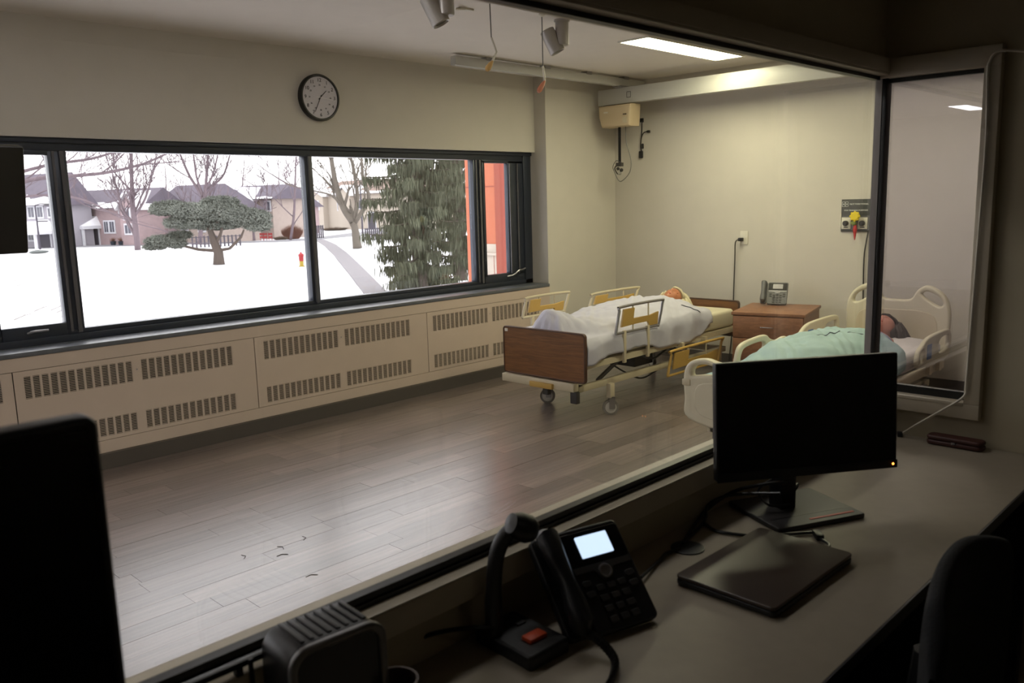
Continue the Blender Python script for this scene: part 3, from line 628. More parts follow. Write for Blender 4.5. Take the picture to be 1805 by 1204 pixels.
def mannequin(label, name, loc, rz, skin, hair, face_turn, gown, headx, headz, bodyz):
    t = thing(name, label, 'mannequin', loc, rz)
    z = bodyz; pel = (.95, 0, z)
    pts = [(headx-.62, 0, z), (headx-.46, 0, z+.005), (headx-.30, 0, z+.01), (headx-.19, 0, z+.015), (headx-.10, 0, headz-.025), (headx-.02, 0, headz-.02)]
    ra = [.115, .105, .12, .105, .048, .05]; ed = [(0, 1), (1, 2), (2, 3), (3, 4), (4, 5)]
    for s_ in (-1, 1):
        b = len(pts); pts += [(headx-.21, s_*.15, z), (headx-.46, s_*.205, z-.02), (headx-.66, s_*.19, z-.02), (headx-.75, s_*.17, z-.02)]; ra += [.052, .042, .034, .026]; ed += [(3, b), (b, b+1), (b+1, b+2), (b+2, b+3)]
        for k, (dx, dy, l) in enumerate(((.0, -.02, .06), (.01, 0, .08), (.0, .018, .075), (-.01, .034, .06), (.05, -.045*1, .04))):
            pts += [(headx-.79+(.05 if k == 4 else 0), s_*.17+dy, z-.022), (headx-.79-l, s_*.17+dy*1.2, z-.03)]; ra += [.012, .008]; ed += [(b+3, len(pts)-2), (len(pts)-2, len(pts)-1)]
        b = len(pts); pts += [(headx-.70, s_*.09, z), (headx-1.12, s_*.11, z-.01), (headx-1.50, s_*.10, z-.03), (headx-1.53, s_*.06, z+.01), (headx-1.52, s_*.055, z+.065)]; ra += [.088, .058, .036, .036, .022]; ed += [(0, b), (b, b+1), (b+1, b+2), (b+2, b+3), (b+3, b+4)]
    me = bpy.data.meshes.new('sk'); me.from_pydata(pts, ed, []); ob = bpy.data.objects.new('sk', me); COL.objects.link(ob)
    ob.modifiers.new('s', 'SKIN'); sv = me.skin_vertices[0].data
    for i, r_ in enumerate(ra): sv[i].radius = (r_, r_)
    sv[0].use_root = True; ob.modifiers.new('u', 'SUBSURF').levels = 1
    bpy.context.view_layer.update()
    bm_ = bpy.data.meshes.new_from_object(ob.evaluated_get(bpy.context.evaluated_depsgraph_get())); bpy.data.objects.remove(ob)
    q = B(); q.mesh(bm_); Mh = Matrix.Translation((headx+.09, 0, headz)) @ Matrix.Rotation(face_turn, 4, 'X') @ Matrix.Rotation(R(-12), 4, 'Y')
    head_geo(q, Mh); o = q.out('body', skin, t, smooth=True, sharp=180)
    h = B()
    def H(u, v):
        th = math.pi*(.30+.70*u); ph = 2*math.pi*v; cx = -math.cos(th); s_ = math.sin(th); y_ = s_*math.sin(ph); z_ = s_*math.cos(ph)
        k = 1.17+.05*math.sin(v*40)*.5+.04*mnoise.noise(Vector((cx*6, y_*6, z_*6)))
        X = cx*.118; Z = z_*(.094 if z_ > 0 else .112); Y = y_*.082
        if z_ > .1: X = max(X, .052+.03*z_*0); k = 1.02 if cx < .4 else k
        return Mh @ Vector((X*k, Y*k, Z*k if z_ <= .1 or X > .05 else Z*.6))
    h.grid(H, 26, 60, True)
    for i in range(90):
        a = random.uniform(-.03, .10); s_ = random.choice((-1, -1, 1)); p0 = Mh @ Vector((a+.01, s_*(.094-.25*max(0, a-.05)), random.uniform(-.06, .035))); fz = headz-.085
        p1 = p0+Vector((random.uniform(-.03, .03), s_*.03, -.05)); p1.z = max(p1.z, fz); p2 = p1+Vector((random.uniform(-.05, .03), s_*random.uniform(0, .04), -.05)); p2.z = max(p2.z, fz-.004)
        h.tube([p0, p1, p2], [.009, .014, .006], 5)
    for i in range(60):
        t_ = random.uniform(-1.5, 1.5); p0 = Mh @ Vector((.125, .07*math.sin(t_), .055*math.cos(t_*1.3)-.02)); p1 = p0+Vector((.03, random.uniform(-.03, .01), -.03)); p2 = p1+Vector((random.uniform(-.02, .02), random.uniform(-.04, .01), -.06)); p2.z = max(p2.z, headz-.085)
        h.tube([p0, p1, p2], [.010, .013, .006], 5)
    for i in range(10):
        a = random.uniform(-1, 1); s_ = random.choice((-1, -1, 1)); p0 = Vector((.07+random.uniform(-.03, .05), s_*.07, .03*a)); p1 = p0+Vector((-.05*random.random(), s_*.02, -.05)); p2 = p1+Vector((-.03*random.random(), s_*.012*random.random(), -.035))
        h.tube([Mh @ p0, Mh @ p1, Mh @ p2], [.006, .008, .003], 5)
    h.out('hair', hair, t, smooth=True, sharp=180)
    for s_ in (-1, 1): B().lathe_ball(Mh @ Vector((.012, s_*.030, .074)), .013, 8, (1, 1.2, .6)).out('eyelid', skin, t, smooth=True)
    B().lathe_ball(Mh @ Vector((-.058, 0, .083)), .012, 8, (.5, 1.5, .5)).out('mouth', 'lips', t, smooth=True)
    g = B()
    def G_(u, v):
        x = headx-.62+.46*u; a = 2*math.pi*v; wy = .19 if u < .9 else .14; hz = .098
        return Vector((x, wy*math.sin(a), z+.01+hz*math.cos(a)*(1-.25*max(0, u-.8)*5*.4)))
    g.grid(G_, 14, 28, True); g.out('gown', gown, t, smooth=True, sharp=180)
    return t
mannequin('blond haired training mannequin lying face up in the bed with wooden end boards', 'mannequin', (4.45, 4.07, 0), R(1.), 'skin', 'blond_hair', R(18), 'sheet', 1.60, .672, .60)
blanket('bed_sheet', 'sheet', 'pale lavender sheet draped over the blond mannequin, peaked at the feet', 'sheet',
        interp([(0, .02), (.06, .13), (.10, .172), (.17, .165), (.26, .11), (.45, .095), (.75, .125), (.95, .135), (1.2, .150), (1.36, .155), (1.46, .13), (1.7, .06)]),
        interp([(0, .13), (.12, .15), (.3, .26), (.8, .27), (1.1, .31), (1.5, .33), (1.7, .3)]),
        interp([(0, .43), (.3, .44), (.7, .45), (.95, .40), (1.3, .39), (1.5, .41), (1.65, .50)]), interp([(0, .45), (1.7, .45)]),
        .015, 1.46, .378, .578, (4.45, 4.07, 0), R(1.0), wr=.016, slant=.24, seams=([(.86+.004*i, .24-.009*i) for i in range(12)],))
# ================================================================== NIGHTSTAND AND PHONE
ns = thing('nightstand', 'brown wood nightstand with silver drawer pulls between the two beds', 'nightstand', (6.446, 3.275, 0), R(14))
d2, w2, H_ = .32, .285, .62
q = B(); q.box(-d2+.015, d2-.01, -w2+.008, w2-.008, .05, H_-.025); q.out('carcass', 'night_wood', ns)
BX('top', 'night_wood', ns, -d2-.005, d2, -w2-.004, w2+.004, H_-.025, H_, bevel=.004)
BX('plinth', 'wood_edge', ns, -d2+.03, d2-.02, -w2+.02, w2-.02, 0, .05)
for z0, z1 in ((.415, .588), (.235, .408), (.06, .228)):
    d = BX('drawer', 'night_wood', ns, -d2-.004, -d2+.015, -w2+.012, w2-.012, z0, z1, bevel=.002)
    q = B(); zc = (z0+z1)/2+.005; q.tube(smooth_line([(-d2-.004, .05, zc), (-d2-.026, .045, zc), (-d2-.028, 0, zc), (-d2-.026, -.045, zc), (-d2-.004, -.05, zc)], 4), .0045, 8); q.out('drawer_pull', 'chrome', d, smooth=True)
def deskphone(name, label, loc, rz, tilt, W_, H2, lit, body, sc=1.):
    """phone facing local -y; plate leans back"""
    t = thing(name, label, 'telephone', loc, rz); t.matrix_basis = t.matrix_basis @ Matrix.Scale(sc, 4)
    n_ = Vector((0, -math.cos(tilt), math.sin(tilt))); vv = Vector((0, math.sin(tilt), math.cos(tilt)))
    M = frameM((0, 0, .008), (1, 0, 0), vv)   # plate z axis = x cross vv
    def up_(d): return M @ Matrix.Translation((0, 0, d))
    plate('housing', body, t, rrect(-W_/2, W_/2, 0, H2, .012), (), .022, .005, M)
    pts = [(0, 0), (H2*math.sin(tilt)*.8, H2*math.cos(tilt)*.8), (H2*math.sin(tilt)*.8+.02, H2*math.cos(tilt)*.8-.02), (H2*math.sin(tilt)+.01, .0)]
    q = B(); me = plate_mesh([(a, b) for a, b in pts], (), W_*.62, .003); q.mesh(me, frameM((.0, .012, .002), (0, 1, 0), (0, 0, 1))); q.out('stand', body, t, smooth=True)
    plate('display_bezel', 'black_gloss', t, rrect(-W_*.46, W_*.46, H2*.63, H2*.95, .006), (), .004, .001, up_(.012))
    plate('display', 'screen_lit' if lit else 'silver', t, rrect(-W_*.25, W_*.25, H2*.69, H2*.90, .002), (), .002, 0, up_(.0152))
    plate('face_band', 'dark_grey' if lit else 'silver', t, [(-W_*.45, H2*.62), (W_*.45, H2*.62), (W_*.45, H2*.56), (W_*.15, H2*.56), (W_*.08, H2*.46), (-W_*.08, H2*.46), (-W_*.15, H2*.56), (-W_*.45, H2*.56)], (), .003, .0008, up_(.0125))
    B().lathe([(.014, 0), (.014, .004), (.011, .005), (.010, .002), (0, .002)], up_(.013) @ Matrix.Translation((0, H2*.535, 0))).out('navigation_ring', 'silver', t, smooth=True)
    for k in range(12):
        x_ = (k % 3-1)*W_*.17; y_ = H2*(.40-.10*(k//3)); plate('key', 'dark_grey', t, rrect(x_-W_*.062, x_+W_*.062, y_-.006, y_+.006, .003), (), .004, .001, up_(.013))
    for s_ in (-1, 1):
        for k in range(2): plate('function_key', 'dark_grey', t, rrect(s_*W_*.34-.010, s_*W_*.34+.010, H2*(.46-.1*k)-.006, H2*(.46-.1*k)+.006, .005), (), .004, .001, up_(.013))
    hx = -W_*.5-.030
    def hp(y_, d): return M @ Vector((hx, y_, d))
    prof = [(.015, .022), (.03, .034), (.06, .036), (H2*.5, .042), (H2*.85, .036), (H2*.93, .034), (H2*.97, .022)]
    B().tube([hp(a, b) for a, b in prof], [.016, .023, .022, .015, .022, .024, .016], 12).out('handset', body, t, smooth=True)
    plate('cradle', body, t, rrect(hx-.024, hx+.026, .005, H2*.99, .012), (), .018, .004, up_(.0))
    return t, hp
p = at(1375, 533, z=H_); deskphone('desk_phone', 'grey desk phone with handset standing on the nightstand', (6.60, 3.36, H_), R(-72), R(28), .155, .19, False, 'grey_plastic', 1.05)
# ================================================================== BED 2 (moulded plastic)
b2 = thing('hospital_bed', 'cream moulded plastic hospital bed in front of the black notice panel', 'bed', (4.30, 2.38, 0))
h2 = .38
fo = smooth_poly([(-h2+.03, .22), (0, .17), (h2-.03, .22), (h2, .35), (h2+.005, .50), (h2-.04, .575), (h2-.14, .60), (h2-.22, .585), (0, .565), (-h2+.22, .585), (-h2+.14, .60), (-h2+.04, .575), (-h2-.005, .50), (-h2, .35)], 5)
hl = [smooth_poly([(s_*(h2-.05), .49), (s_*(h2-.065), .545), (s_*(h2-.14), .565), (s_*(h2-.21), .55), (s_*(h2-.2), .51), (s_*(h2-.12), .50)], 4) for s_ in (-1, 1)]
fb = plate('footboard', 'cream_plastic', b2, fo, hl, .06, .016, Mf)
plate('recessed_panel', 'cream_plastic', fb, smooth_poly([(-.27, .26), (0, .24), (.27, .26), (.28, .44), (0, .46), (-.28, .44)], 5), (), .068, .006, Mf)
for s_ in (-1, 1): BX('corner_band', 'cream_metal', fb, -.036, .036, s_*h2-.045 if s_ > 0 else s_*h2-.012, s_*h2+.012 if s_ > 0 else s_*h2+.045, .425, .465, bevel=.006)
ho = smooth_poly([(-h2+.03, .30), (0, .28), (h2-.03, .30), (h2, .5), (h2, .68), (h2-.05, .79), (h2-.16, .85), (h2-.235, .81), (h2-.28, .745), (0, .735), (-h2+.28, .745), (-h2+.235, .81), (-h2+.16, .85), (-h2+.05, .79), (-h2, .68), (-h2, .5)], 5)
hh = [smooth_poly([(s_*(h2-.05), .715), (s_*(h2-.075), .765), (s_*(h2-.155), .805), (s_*(h2-.20), .785), (s_*(h2-.16), .745), (s_*(h2-.08), .70)], 4) for s_ in (-1, 1)]
hb = plate('headboard', 'cream_plastic', b2, ho, hh, .055, .016, Matrix.Translation((2.32, 0, 0)) @ Mf)
plate('recessed_panel', 'cream_metal', hb, smooth_poly([(-.26, .34), (0, .33), (.26, .34), (.28, .62), (0, .66), (-.28, .62)], 5), (), .060, .004, Matrix.Translation((2.32, 0, 0)) @ Mf)
q = B(); q.mesh(plate_mesh(rrect(.06, 2.26, -.355, .355, .05), (), .13, .03), Matrix.Translation((0, 0, .385))); q.out('mattress', 'white_sheet', b2, smooth=True)
q = B(); q.box(.04, 2.28, -.37, -.33, .25, .318); q.box(.04, 2.28, .33, .37, .25, .318); q.box(.04, 2.28, -.33, .33, .30, .318); q.out('deck_frame', 'cream_metal', b2, bevel=.006)
q = B(); q.box(.1, 2.2, -.28, -.22, .12, .17); q.box(.1, 2.2, .22, .28, .12, .17); q.box(.1, .2, -.3, .3, .12, .17); q.box(2.1, 2.2, -.3, .3, .12, .17); q.out('base_frame', 'cream_metal', b2, bevel=.006)
q = B()
for x0, x1 in ((.4, .7), (1.9, 1.55)):
    for y_ in (-.2, .2): q.tube([(x0, y_, .15), (x1, y_, .28)], .018, 8)
q.box(.9, 1.3, -.12, .12, .14, .25); q.box(1.5, 1.62, -.30, -.1, .15, .27); q.out('lift_mechanism', 'dark_grey', b2)
for x in (.2, 2.1):
    for y_ in (-.29, .29): caster(b2, x, y_, .06, .4, .15)
def rail2(x0, x1, y_, z0, z1, kind):
    M = frameM((0, y_, 0), (1, 0, 0), (0, 0, 1)); L_ = x1-x0
    if kind == 'foot':
        o_ = smooth_poly([(x0, z0), (x0+.01, z1-.08), (x0+.06, z1-.02), (x0+.20, z1), (x0+.38, z1+.005), (x0+.45, z1-.03), (x0+.55, z1-.055), (x0+.68, z1-.045), (x1, z1-.11), (x1+.02, z0+.02), (x1-.05, z0-.02), (x0+.2, z0-.02)], 4)
        hs = [smooth_poly([(x0+.05, z0+.05), (x0+.06, z1-.08), (x0+.12, z1-.045), (x0+.33, z1-.035), (x0+.38, z1-.07), (x0+.32, z1-.12), (x0+.14, z0+.05)], 4)]
    else:
        o_ = smooth_poly([(x0, z0), (x0-.005, z0+.10), (x0+.06, z1-.05), (x0+.2, z1), (x1-.1, z1+.01), (x1-.02, z1-.02), (x1, z1-.08), (x1-.01, z0+.04), (x1-.1, z0-.02), (x0+.2, z0-.02)], 4)
        hs = [smooth_poly([(x0+.04, z0+.03), (x0+.04, z0+.10), (x0+.09, z1-.07), (x0+.11, z0+.08), (x0+.09, z0+.03)], 4), smooth_poly([(x1-.26, z0+.05), (x1-.25, z1-.05), (x1-.08, z1-.03), (x1-.05, z1-.06), (x1-.06, z0+.06), (x1-.15, z0+.04)], 4)]
    o = plate('side_rail', 'cream_plastic', b2, o_, hs, .032, .010, M)
    if kind == 'head':
        s_ = 1 if y_ < 0 else -1
        B().mesh(plate_mesh(rrect(x0+.15, x0+.24, z0+.03, z1-.05, .01), (), .036, .002), M).out('control_panel', 'blue_label', o, smooth=True)
    q = B(); q.box((x0+x1)/2-.1, (x0+x1)/2-.05, y_-.014, y_+.014, .27, z0+.02); q.box((x0+x1)/2+.1, (x0+x1)/2+.15, y_-.014, y_+.014, .27, z0+.02); q.out('rail_post', 'cream_metal', o)
rail2(.60, 1.42, .395, .40, .595, 'foot'); rail2(1.47, 2.18, .395, .40, .60, 'head'); rail2(1.62, 2.28, -.395, .36, .545, 'head')
mannequin('dark haired training mannequin in the cream bed, its head just right of the corner post', 'mannequin', (4.30, 2.38, 0), 0, 'skin_pale', 'dark_hair', R(0), 'blue_cloth', 1.98, .535, .47) if True else None
blanket('blanket', 'teal_sheet', 'pale teal blanket mounded over the mannequin in the cream bed', 'blanket',
        interp([(0, .03), (.10, .05), (.3, .09), (.6, .155), (.9, .175), (1.3, .172), (1.6, .15), (1.78, .10), (1.85, .06)]),
        interp([(0, .22), (.3, .22), (.8, .28), (1.9, .30)]), interp([(0, .36), (1.9, .36)]), interp([(0, .38), (1.9, .38)]), .09, 1.46, .362, .455, (4.30, 2.38, 0), 0., wr=.018, slant=.02, seams=([(.62+.012*i, .52-.006*i) for i in range(14)], [(.80+.006*i, .40-.009*i) for i in range(10)]))
pw = thing('pillow', 'flat white pillow under the dark haired mannequin', 'pillow', (6.33, 2.38, .45))
def PW(u, v):
    a = (u-.5)*2; b = (v-.5)*2; e = (1-a**4)*(1-b**4); return Vector((a*.18, b*.28, e**.5*.03))
q = B(); q.grid(PW, 16, 20); q.grid(lambda u, v: PW(u, v)*1-Vector((0, 0, 2*PW(u, v).z*.3)), 16, 20); q.out('pillow_case', 'white_sheet', pw, smooth=True)
# ================================================================== DESK
dk = thing('desk', 'long pale built-in desk under the observation window', 'desk', (0, .54, 0))
BX('desktop', 'desk_top', dk, -1.9, XG-.002, 0, YT-.54-.002, .729, .757, bevel=.002)
BX('edge_band', 'dark_grey', dk, -1.9, XG-.002, -.004, 0, .729, .7565)
for x in (-1.85, .3, 1.9, 2.77): BX('leg', 'dark_grey', dk, x, x+.04, .05, .5, 0, .729)
BX('modesty_panel', 'dark_grey', dk, -1.8, 2.78, .52, .535, .25, .729)
# --- monitor with red striped base
DZ = .757
mo = thing('monitor', 'black monitor seen edge to edge with an orange power light, on a square base', 'monitor', (1.935, .921, DZ), R(-26.))
plate('base', 'dark_grey', mo, rrect(-.128, .128, -.105, .105, .008), (), .012, .003, Matrix.Translation((0, 0, .007)))
BX('base_groove', 'black_plastic', mo, -.11, .12, -.052, -.049, .0125, .0135); BX('red_stripe', 'red_bright', mo, -.02, .11, -.085, -.078, .0128, .0142)
BX('neck', 'black_plastic', mo, -.045, .0, -.005, .05, .01, .30, bevel=.006)
inv = mo.matrix_basis.inverted()
th, ti = R(-35.2), R(3.3); sc_ = .94; c0 = EYE+(Vector((2.0, .918, .84))-EYE)*sc_; uu = Vector((math.cos(th), math.sin(th), 0)); nn = Vector((math.sin(th), -math.cos(th), 0)); vv = Vector((0, 0, 1))*math.cos(ti)-nn*math.sin(ti)
Msc = inv @ frameM(c0, uu, vv); ws, hs_ = .50*sc_, .30*sc_
pn = plate('screen_housing', 'black_plastic', mo, rrect(-ws/2, ws/2, 0, hs_, .004), (), .022, .004, Msc @ Matrix.Translation((0, 0, -.011)))
plate('screen', 'black_gloss', mo, rrect(-ws/2+.006, ws/2-.006, .02, hs_-.006, .001), (), .001, 0, Msc @ Matrix.Translation((0, 0, .0006)))
plate('chin', 'black_plastic', mo, rrect(-ws/2, ws/2, -.002, .018, .002), (), .002, 0, Msc @ Matrix.Translation((0, 0, .001)))
B().lathe_ball(Msc @ Vector((ws/2-.012, .008, .002)), .0028, 6, (1, 1, 1)).out('power_light', 'led_orange', mo)
B().tube([Msc @ Vector((-.02, .12, -.03)), Vector((-.022, .03, .25))], .03, 10).out('hinge', 'black_plastic', mo, smooth=True)
def D(*P, z=.762): return [tuple(at(a, b, z=zz)) for a, b, zz in [(q_ if len(q_) == 3 else (*q_, z)) for q_ in P]]
cable('monitor_cable', [tuple(inv @ Vector(p_)) for p_ in D((1203, 958), (1240, 905), (1290, 868, .80), (1350, 853, .85), (1385, 850, .88))], .0045, 'black_plastic', parent=mo)
cable('monitor_cable', [tuple(inv @ Vector(p_)) for p_ in D((1205, 957), (1242, 918), (1248, 890, .78), (1290, 872, .80), (1375, 870, .82))], .004, 'black_plastic', parent=mo)
cable('power_cord', D((1240, 920), (1260, 935), (1300, 942), (1340, 945), (1395, 941), (1440, 938)), .004, 'black_plastic', 'black cord curving over the desk from the grommet towards the laptop')
q = B(); q.tube(smooth_line([(-.02, 0, .05), (.03, .03, .06), (.03, .05, .03), (-.01, .055, .02)], 5), .004, 6); q.tube(smooth_line([(-.05, .02, .09), (-.09, .03, .06), (-.08, .0, .03), (-.03, -.02, .03)], 5), .003, 6); q.out('cable_loop', 'black_plastic', mo, smooth=True)
gr = thing('grommet', 'round black cable grommet set in the desk', 'grommet', (1.567, 1.000, DZ))
B().lathe([(.038, 0), (.038, .003), (.033, .004), (0, .004)]).out('cap', 'black_plastic', gr, smooth=True); BX('slot', 'gasket', gr, -.008, .03, -.006, .010, .004, .0046)
# --- laptop
lp = thing('laptop', 'closed dark laptop lying on the desk in front of the monitor', 'laptop', (1.563, .804, DZ), R(-1.))
plate('base', 'black_plastic', lp, rrect(-.172, .172, -.112, .112, .012), (), .012, .003, Matrix.Translation((0, 0, .0085)))
plate('lid', 'lap_brown', lp, rrect(-.172, .172, -.112, .112, .012), (), .007, .002, Matrix.Translation((0, 0, .0195)))
for x in (-.14, .14): BX('foot', 'gasket', lp, x-.02, x+.02, -.1, .1, 0, .003)
BX('hinge', 'gasket', lp, -.12, .12, .110, .115, .008, .018)
uc = thing('cable_connector', 'small black cable connector lying beside the laptop corner', 'connector', at(1442, 948, z=DZ), R(40)); BX('shell', 'black_plastic', uc, -.02, .02, -.009, .009, 0, .014, bevel=.003); q = B(); q.tube(smooth_line([(-.02, 0, .006), (-.05, -.01, .005), (-.075, .0, .005)], 4), .0035, 6); q.out('lead', 'black_plastic', uc, smooth=True)
# --- phone, microphone, speaker, cup
ph, hp = deskphone('desk_phone', 'black desk phone with a glowing display on the desk', (1.170, .876, DZ), R(-16), R(44), .145, .205, True, 'black_plastic')
cord_pts = [hp(.01, .02)+Vector((0, 0, 0)), Vector((-.09, -.03, .03)), Vector((-.085, -.075, .012)), Vector((-.12, -.12, .012)), Vector((-.16, -.15, .012)), Vector((-.19, -.18, .012))]
path = smooth_line([tuple(p_) for p_ in cord_pts], 20); coil = []
for i, p_ in enumerate(path):
    for j in range(4):
        a = (i*4+j)*.95; nx = Vector(path[min(i+1, len(path)-1)]); b_ = Vector(p_).lerp(nx, j/4); coil.append(b_+Vector((math.cos(a)*.007, 0, math.sin(a)*.007)))
B().tube(coil, .0022, 4).out('coiled_cord', 'black_plastic', ph, smooth=True)
cable('phone_cable', D((1130, 1018, .77), (1160, 990), (1175, 975), (1198, 968)), .0035, 'black_plastic', 'black cable from the desk phone to the grommet')
mc = thing('desk_microphone', 'black paging microphone with an orange push button', 'microphone', (1.004, .986, DZ), R(-3))
plate('base', 'black_plastic', mc, rrect(-.05, .05, -.075, .075, .010), (), .028, .006, Matrix.Translation((0, 0, .014)))
BX('push_button', 'orange_plastic', mc, -.018, .024, -.043, -.018, .027, .036, bevel=.003); BX('switch', 'dark_grey', mc, .01, .03, .02, .03, .027, .031)
B().tube(smooth_line([(-.034, .035, .02), (-.034, .035, .09), (-.028, .033, .16), (-.018, .025, .20), (-.002, .01, .225)], 5), [.016]*6+[.0145]*15, 12).out('stalk', 'black_plastic', mc, smooth=True)
q = B(); M_ = frameM((.008, .0, .225), (.3, .9, .2), (.5, -.3, 1)); q.lathe([(.001, -.03), (.018, -.026), (.024, -.01), (.025, .012), (.02, .024), (.001, .028)], M_, 20); q.out('capsule', 'gasket', mc, smooth=True)
cable('microphone_cable', D((872, 1107, .80), (840, 1106, .81), (800, 1110, .81), (760, 1118, .80), (735, 1130, .79), (710, 1152, .78), (694, 1172, .768)), .004, 'black_plastic', 'black cable running left from the paging microphone')
sp = thing('desk_speaker', 'small dark ribbed desktop box with a glossy front rim, bottom edge of the view', 'speaker', (.612, 1.0, DZ), R(-4))
Msp = frameM((0, 0, 0), (1, 0, 0), (0, 0, 1))
plate('housing', 'black_plastic', sp, rrect(-.076, .076, .002, .193, .030), (), .084, .004, Matrix.Translation((0, .012, 0)) @ Msp)
for k in range(8): x = -.05+k*.0142; BX('rib', 'dark_grey', sp, x, x+.007, -.022, .05, .192, .196, bevel=.0015)
plate('front_rim', 'rim_grey', sp, rrect(-.078, .078, .0, .195, .032), [rrect(-.066, .066, .012, .183, .024)], .012, .004, Matrix.Translation((0, -.036, 0)) @ Msp)
plate('front_panel', 'black_gloss', sp, rrect(-.067, .067, .011, .184, .024), (), .004, .001, Matrix.Translation((0, -.034, 0)) @ Msp)
cpn = at(697, 1192, z=.84); cu_ = thing('cup', 'round brown rimmed cup cut by the bottom edge beside the ribbed box', 'cup', (cpn.x-.008, cpn.y-.008, DZ))
B().lathe([(.028, 0), (.031, .01), (.036, .080), (.037, .085), (.033, .085), (.031, .02), (0, .018)], n=28).out('cup_body', 'cup_brown', cu_, smooth=True); B().lathe([(.0322, .06), (.0322, .062), (0, .062)]).out('drink', 'gasket', cu_)
# --- left monitor
ml = thing('monitor', 'large black monitor filling the lower left corner', 'monitor', (0.0, .86, DZ))
plate('screen_housing', 'black_plastic', ml, rrect(-.30, .268, .275, .610, .012), (), .03, .006, Matrix.Translation((0, -.045, 0)) @ Msp)
plate('screen', 'black_gloss', ml, rrect(-.29, .258, .295, .60, .002), (), .002, 0, Matrix.Translation((0, -.061, 0)) @ Msp)
BX('neck', 'black_plastic', ml, -.04, .03, -.02, .02, .01, .4, bevel=.006); plate('base', 'black_plastic', ml, rrect(-.13, .12, -.1, .1, .01), (), .014, .003, Matrix.Translation((0, 0, .0075)))
# --- rail with ties on the sill at left
cr = thing('cable_rail', 'slim black rail with cable ties resting on the window ledge behind the ribbed box', 'rail', (.1, 1.062, .895))
pa, pb = at(445, 1138, y=1.062), at(300, 1195, y=1.062)
q = B(); q.box(-.6, pa.x+.02-.1, -.006, .006, .012, .022); q.out('bar', 'black_plastic', cr, bevel=.002)
for px in (440, 322): xx = at(px, 1160, y=1.056).x-.1; BX('tie', 'black_plastic', cr, xx-.003, xx+.003, -.010, -.006, -.06, .022)
for x in (-.5, -.1, .2, .40): BX('rail_foot', 'black_plastic', cr, x, x+.01, -.005, .005, 0, .014)
# --- spectacle case, white cable, plug
ec = thing('spectacle_case', 'dark red brown spectacle case at the far right end of the desk', 'spectacle case', (2.772, .800, DZ), R(0))
plate('lower_shell', 'case_brown', ec, rrect(-.026, .026, -.082, .082, .018), (), .016, .006, Matrix.Translation((0, 0, .0085))); plate('lid', 'case_brown', ec, rrect(-.026, .026, -.082, .082, .018), (), .014, .006, Matrix.Translation((0, 0, .0235))); BX('clasp', 'silver', ec, -.028, -.0255, -.006, .006, .012, .018)
wcx = 2.778
W1 = [tuple(at(a, b, x=wcx)) for a, b in ((1830, 92), (1800, 90), (1768, 89), (1752, 96), (1745, 108), (1741, 130), (1738, 250), (1722, 450), (1709, 610), (1703, 680), (1702, 694))]
cable('white_cable', W1+[tuple(at(a, b, x=xx)) for a, b, xx in ((1690, 706, 2.776), (1650, 729, 2.774), (1615, 749, 2.774), (1592, 763, 2.776))], .0042, 'white_cable', 'thin white cable hanging down the side window frame to the desk')
pl_ = thing('plug', 'tiny black plug on the desk at the end of the white cable', 'plug', at(1586, 769, z=DZ), .4); BX('plug_body', 'black_plastic', pl_, -.014, .014, -.008, .008, 0, .014, bevel=.003)
# --- office chair
chx, chy = 1.385, .318
oc = thing('office_chair', 'black office chair with its back against the desk, lower right corner', 'chair', (chx, chy, 0), R(0))
def BR(u, v):
    x = (u-.5)*.37; a = 2*math.pi*v; zc = .82; hz = .175*(1-.25*abs(u-.5)*2*abs(u-.5)*2); c_, s_ = math.cos(a), math.sin(a)
    sx = abs(c_)**.6*(1 if c_ > 0 else -1); sz = abs(s_)**.5*(1 if s_ > 0 else -1)
    e = 1 if 0.02 < u < .98 else .3
    return Vector((x, .07+.020*sx*e-.10*(u-.5)**2*4*.3, zc+hz*sz*e))
q = B(); q.grid(BR, 20, 28, True); q.out('backrest', 'black_fabric', oc, smooth=True, sharp=180)
q = B(); q.mesh(plate_mesh(smooth_poly([(-.22, -.24), (.22, -.24), (.25, 0), (.22, .2), (-.22, .2), (-.25, 0)], 5), (), .07, .025), Matrix.Translation((0, -.17, .46))); q.out('seat', 'black_fabric', oc, smooth=True)
B().tube(smooth_line([(0, -.1, .41), (0, .07, .42), (0, .125, .55), (0, .105, .80)], 5), .022, 8).out('back_support', 'black_plastic', oc, smooth=True)
for s_ in (-1, 1):
    o = B().tube(smooth_line([(s_*.22, -.17, .44), (s_*.29, -.17, .50), (s_*.29, -.17, .66)], 4), .015, 8).out('arm_post', 'black_plastic', oc, smooth=True); BX('arm_pad', 'black_plastic', o, s_*.29-.035, s_*.29+.035, -.29, -.05, .66, .69, bevel=.012)
B().tube([(0, -.17, .1), (0, -.17, .43)], .027, 12).out('gas_column', 'dark_grey', oc, smooth=True)
for k in range(5):
    a = R(72*k+20); e = Vector((.28*math.cos(a), -.17+.28*math.sin(a), .075)); o = B().tube([(0, -.17, .11), e], [.028, .016], 8).out('base_leg', 'black_plastic', oc, smooth=True)
    B().lathe([(.001, -.016), (.03, -.014), (.03, .014), (.001, .016)], Matrix.Translation((e.x, e.y, .031)) @ Matrix.Rotation(R(90), 4, 'X') @ Matrix.Rotation(a, 4, 'Y'), 14).out('caster', 'dark_grey', o, smooth=True)
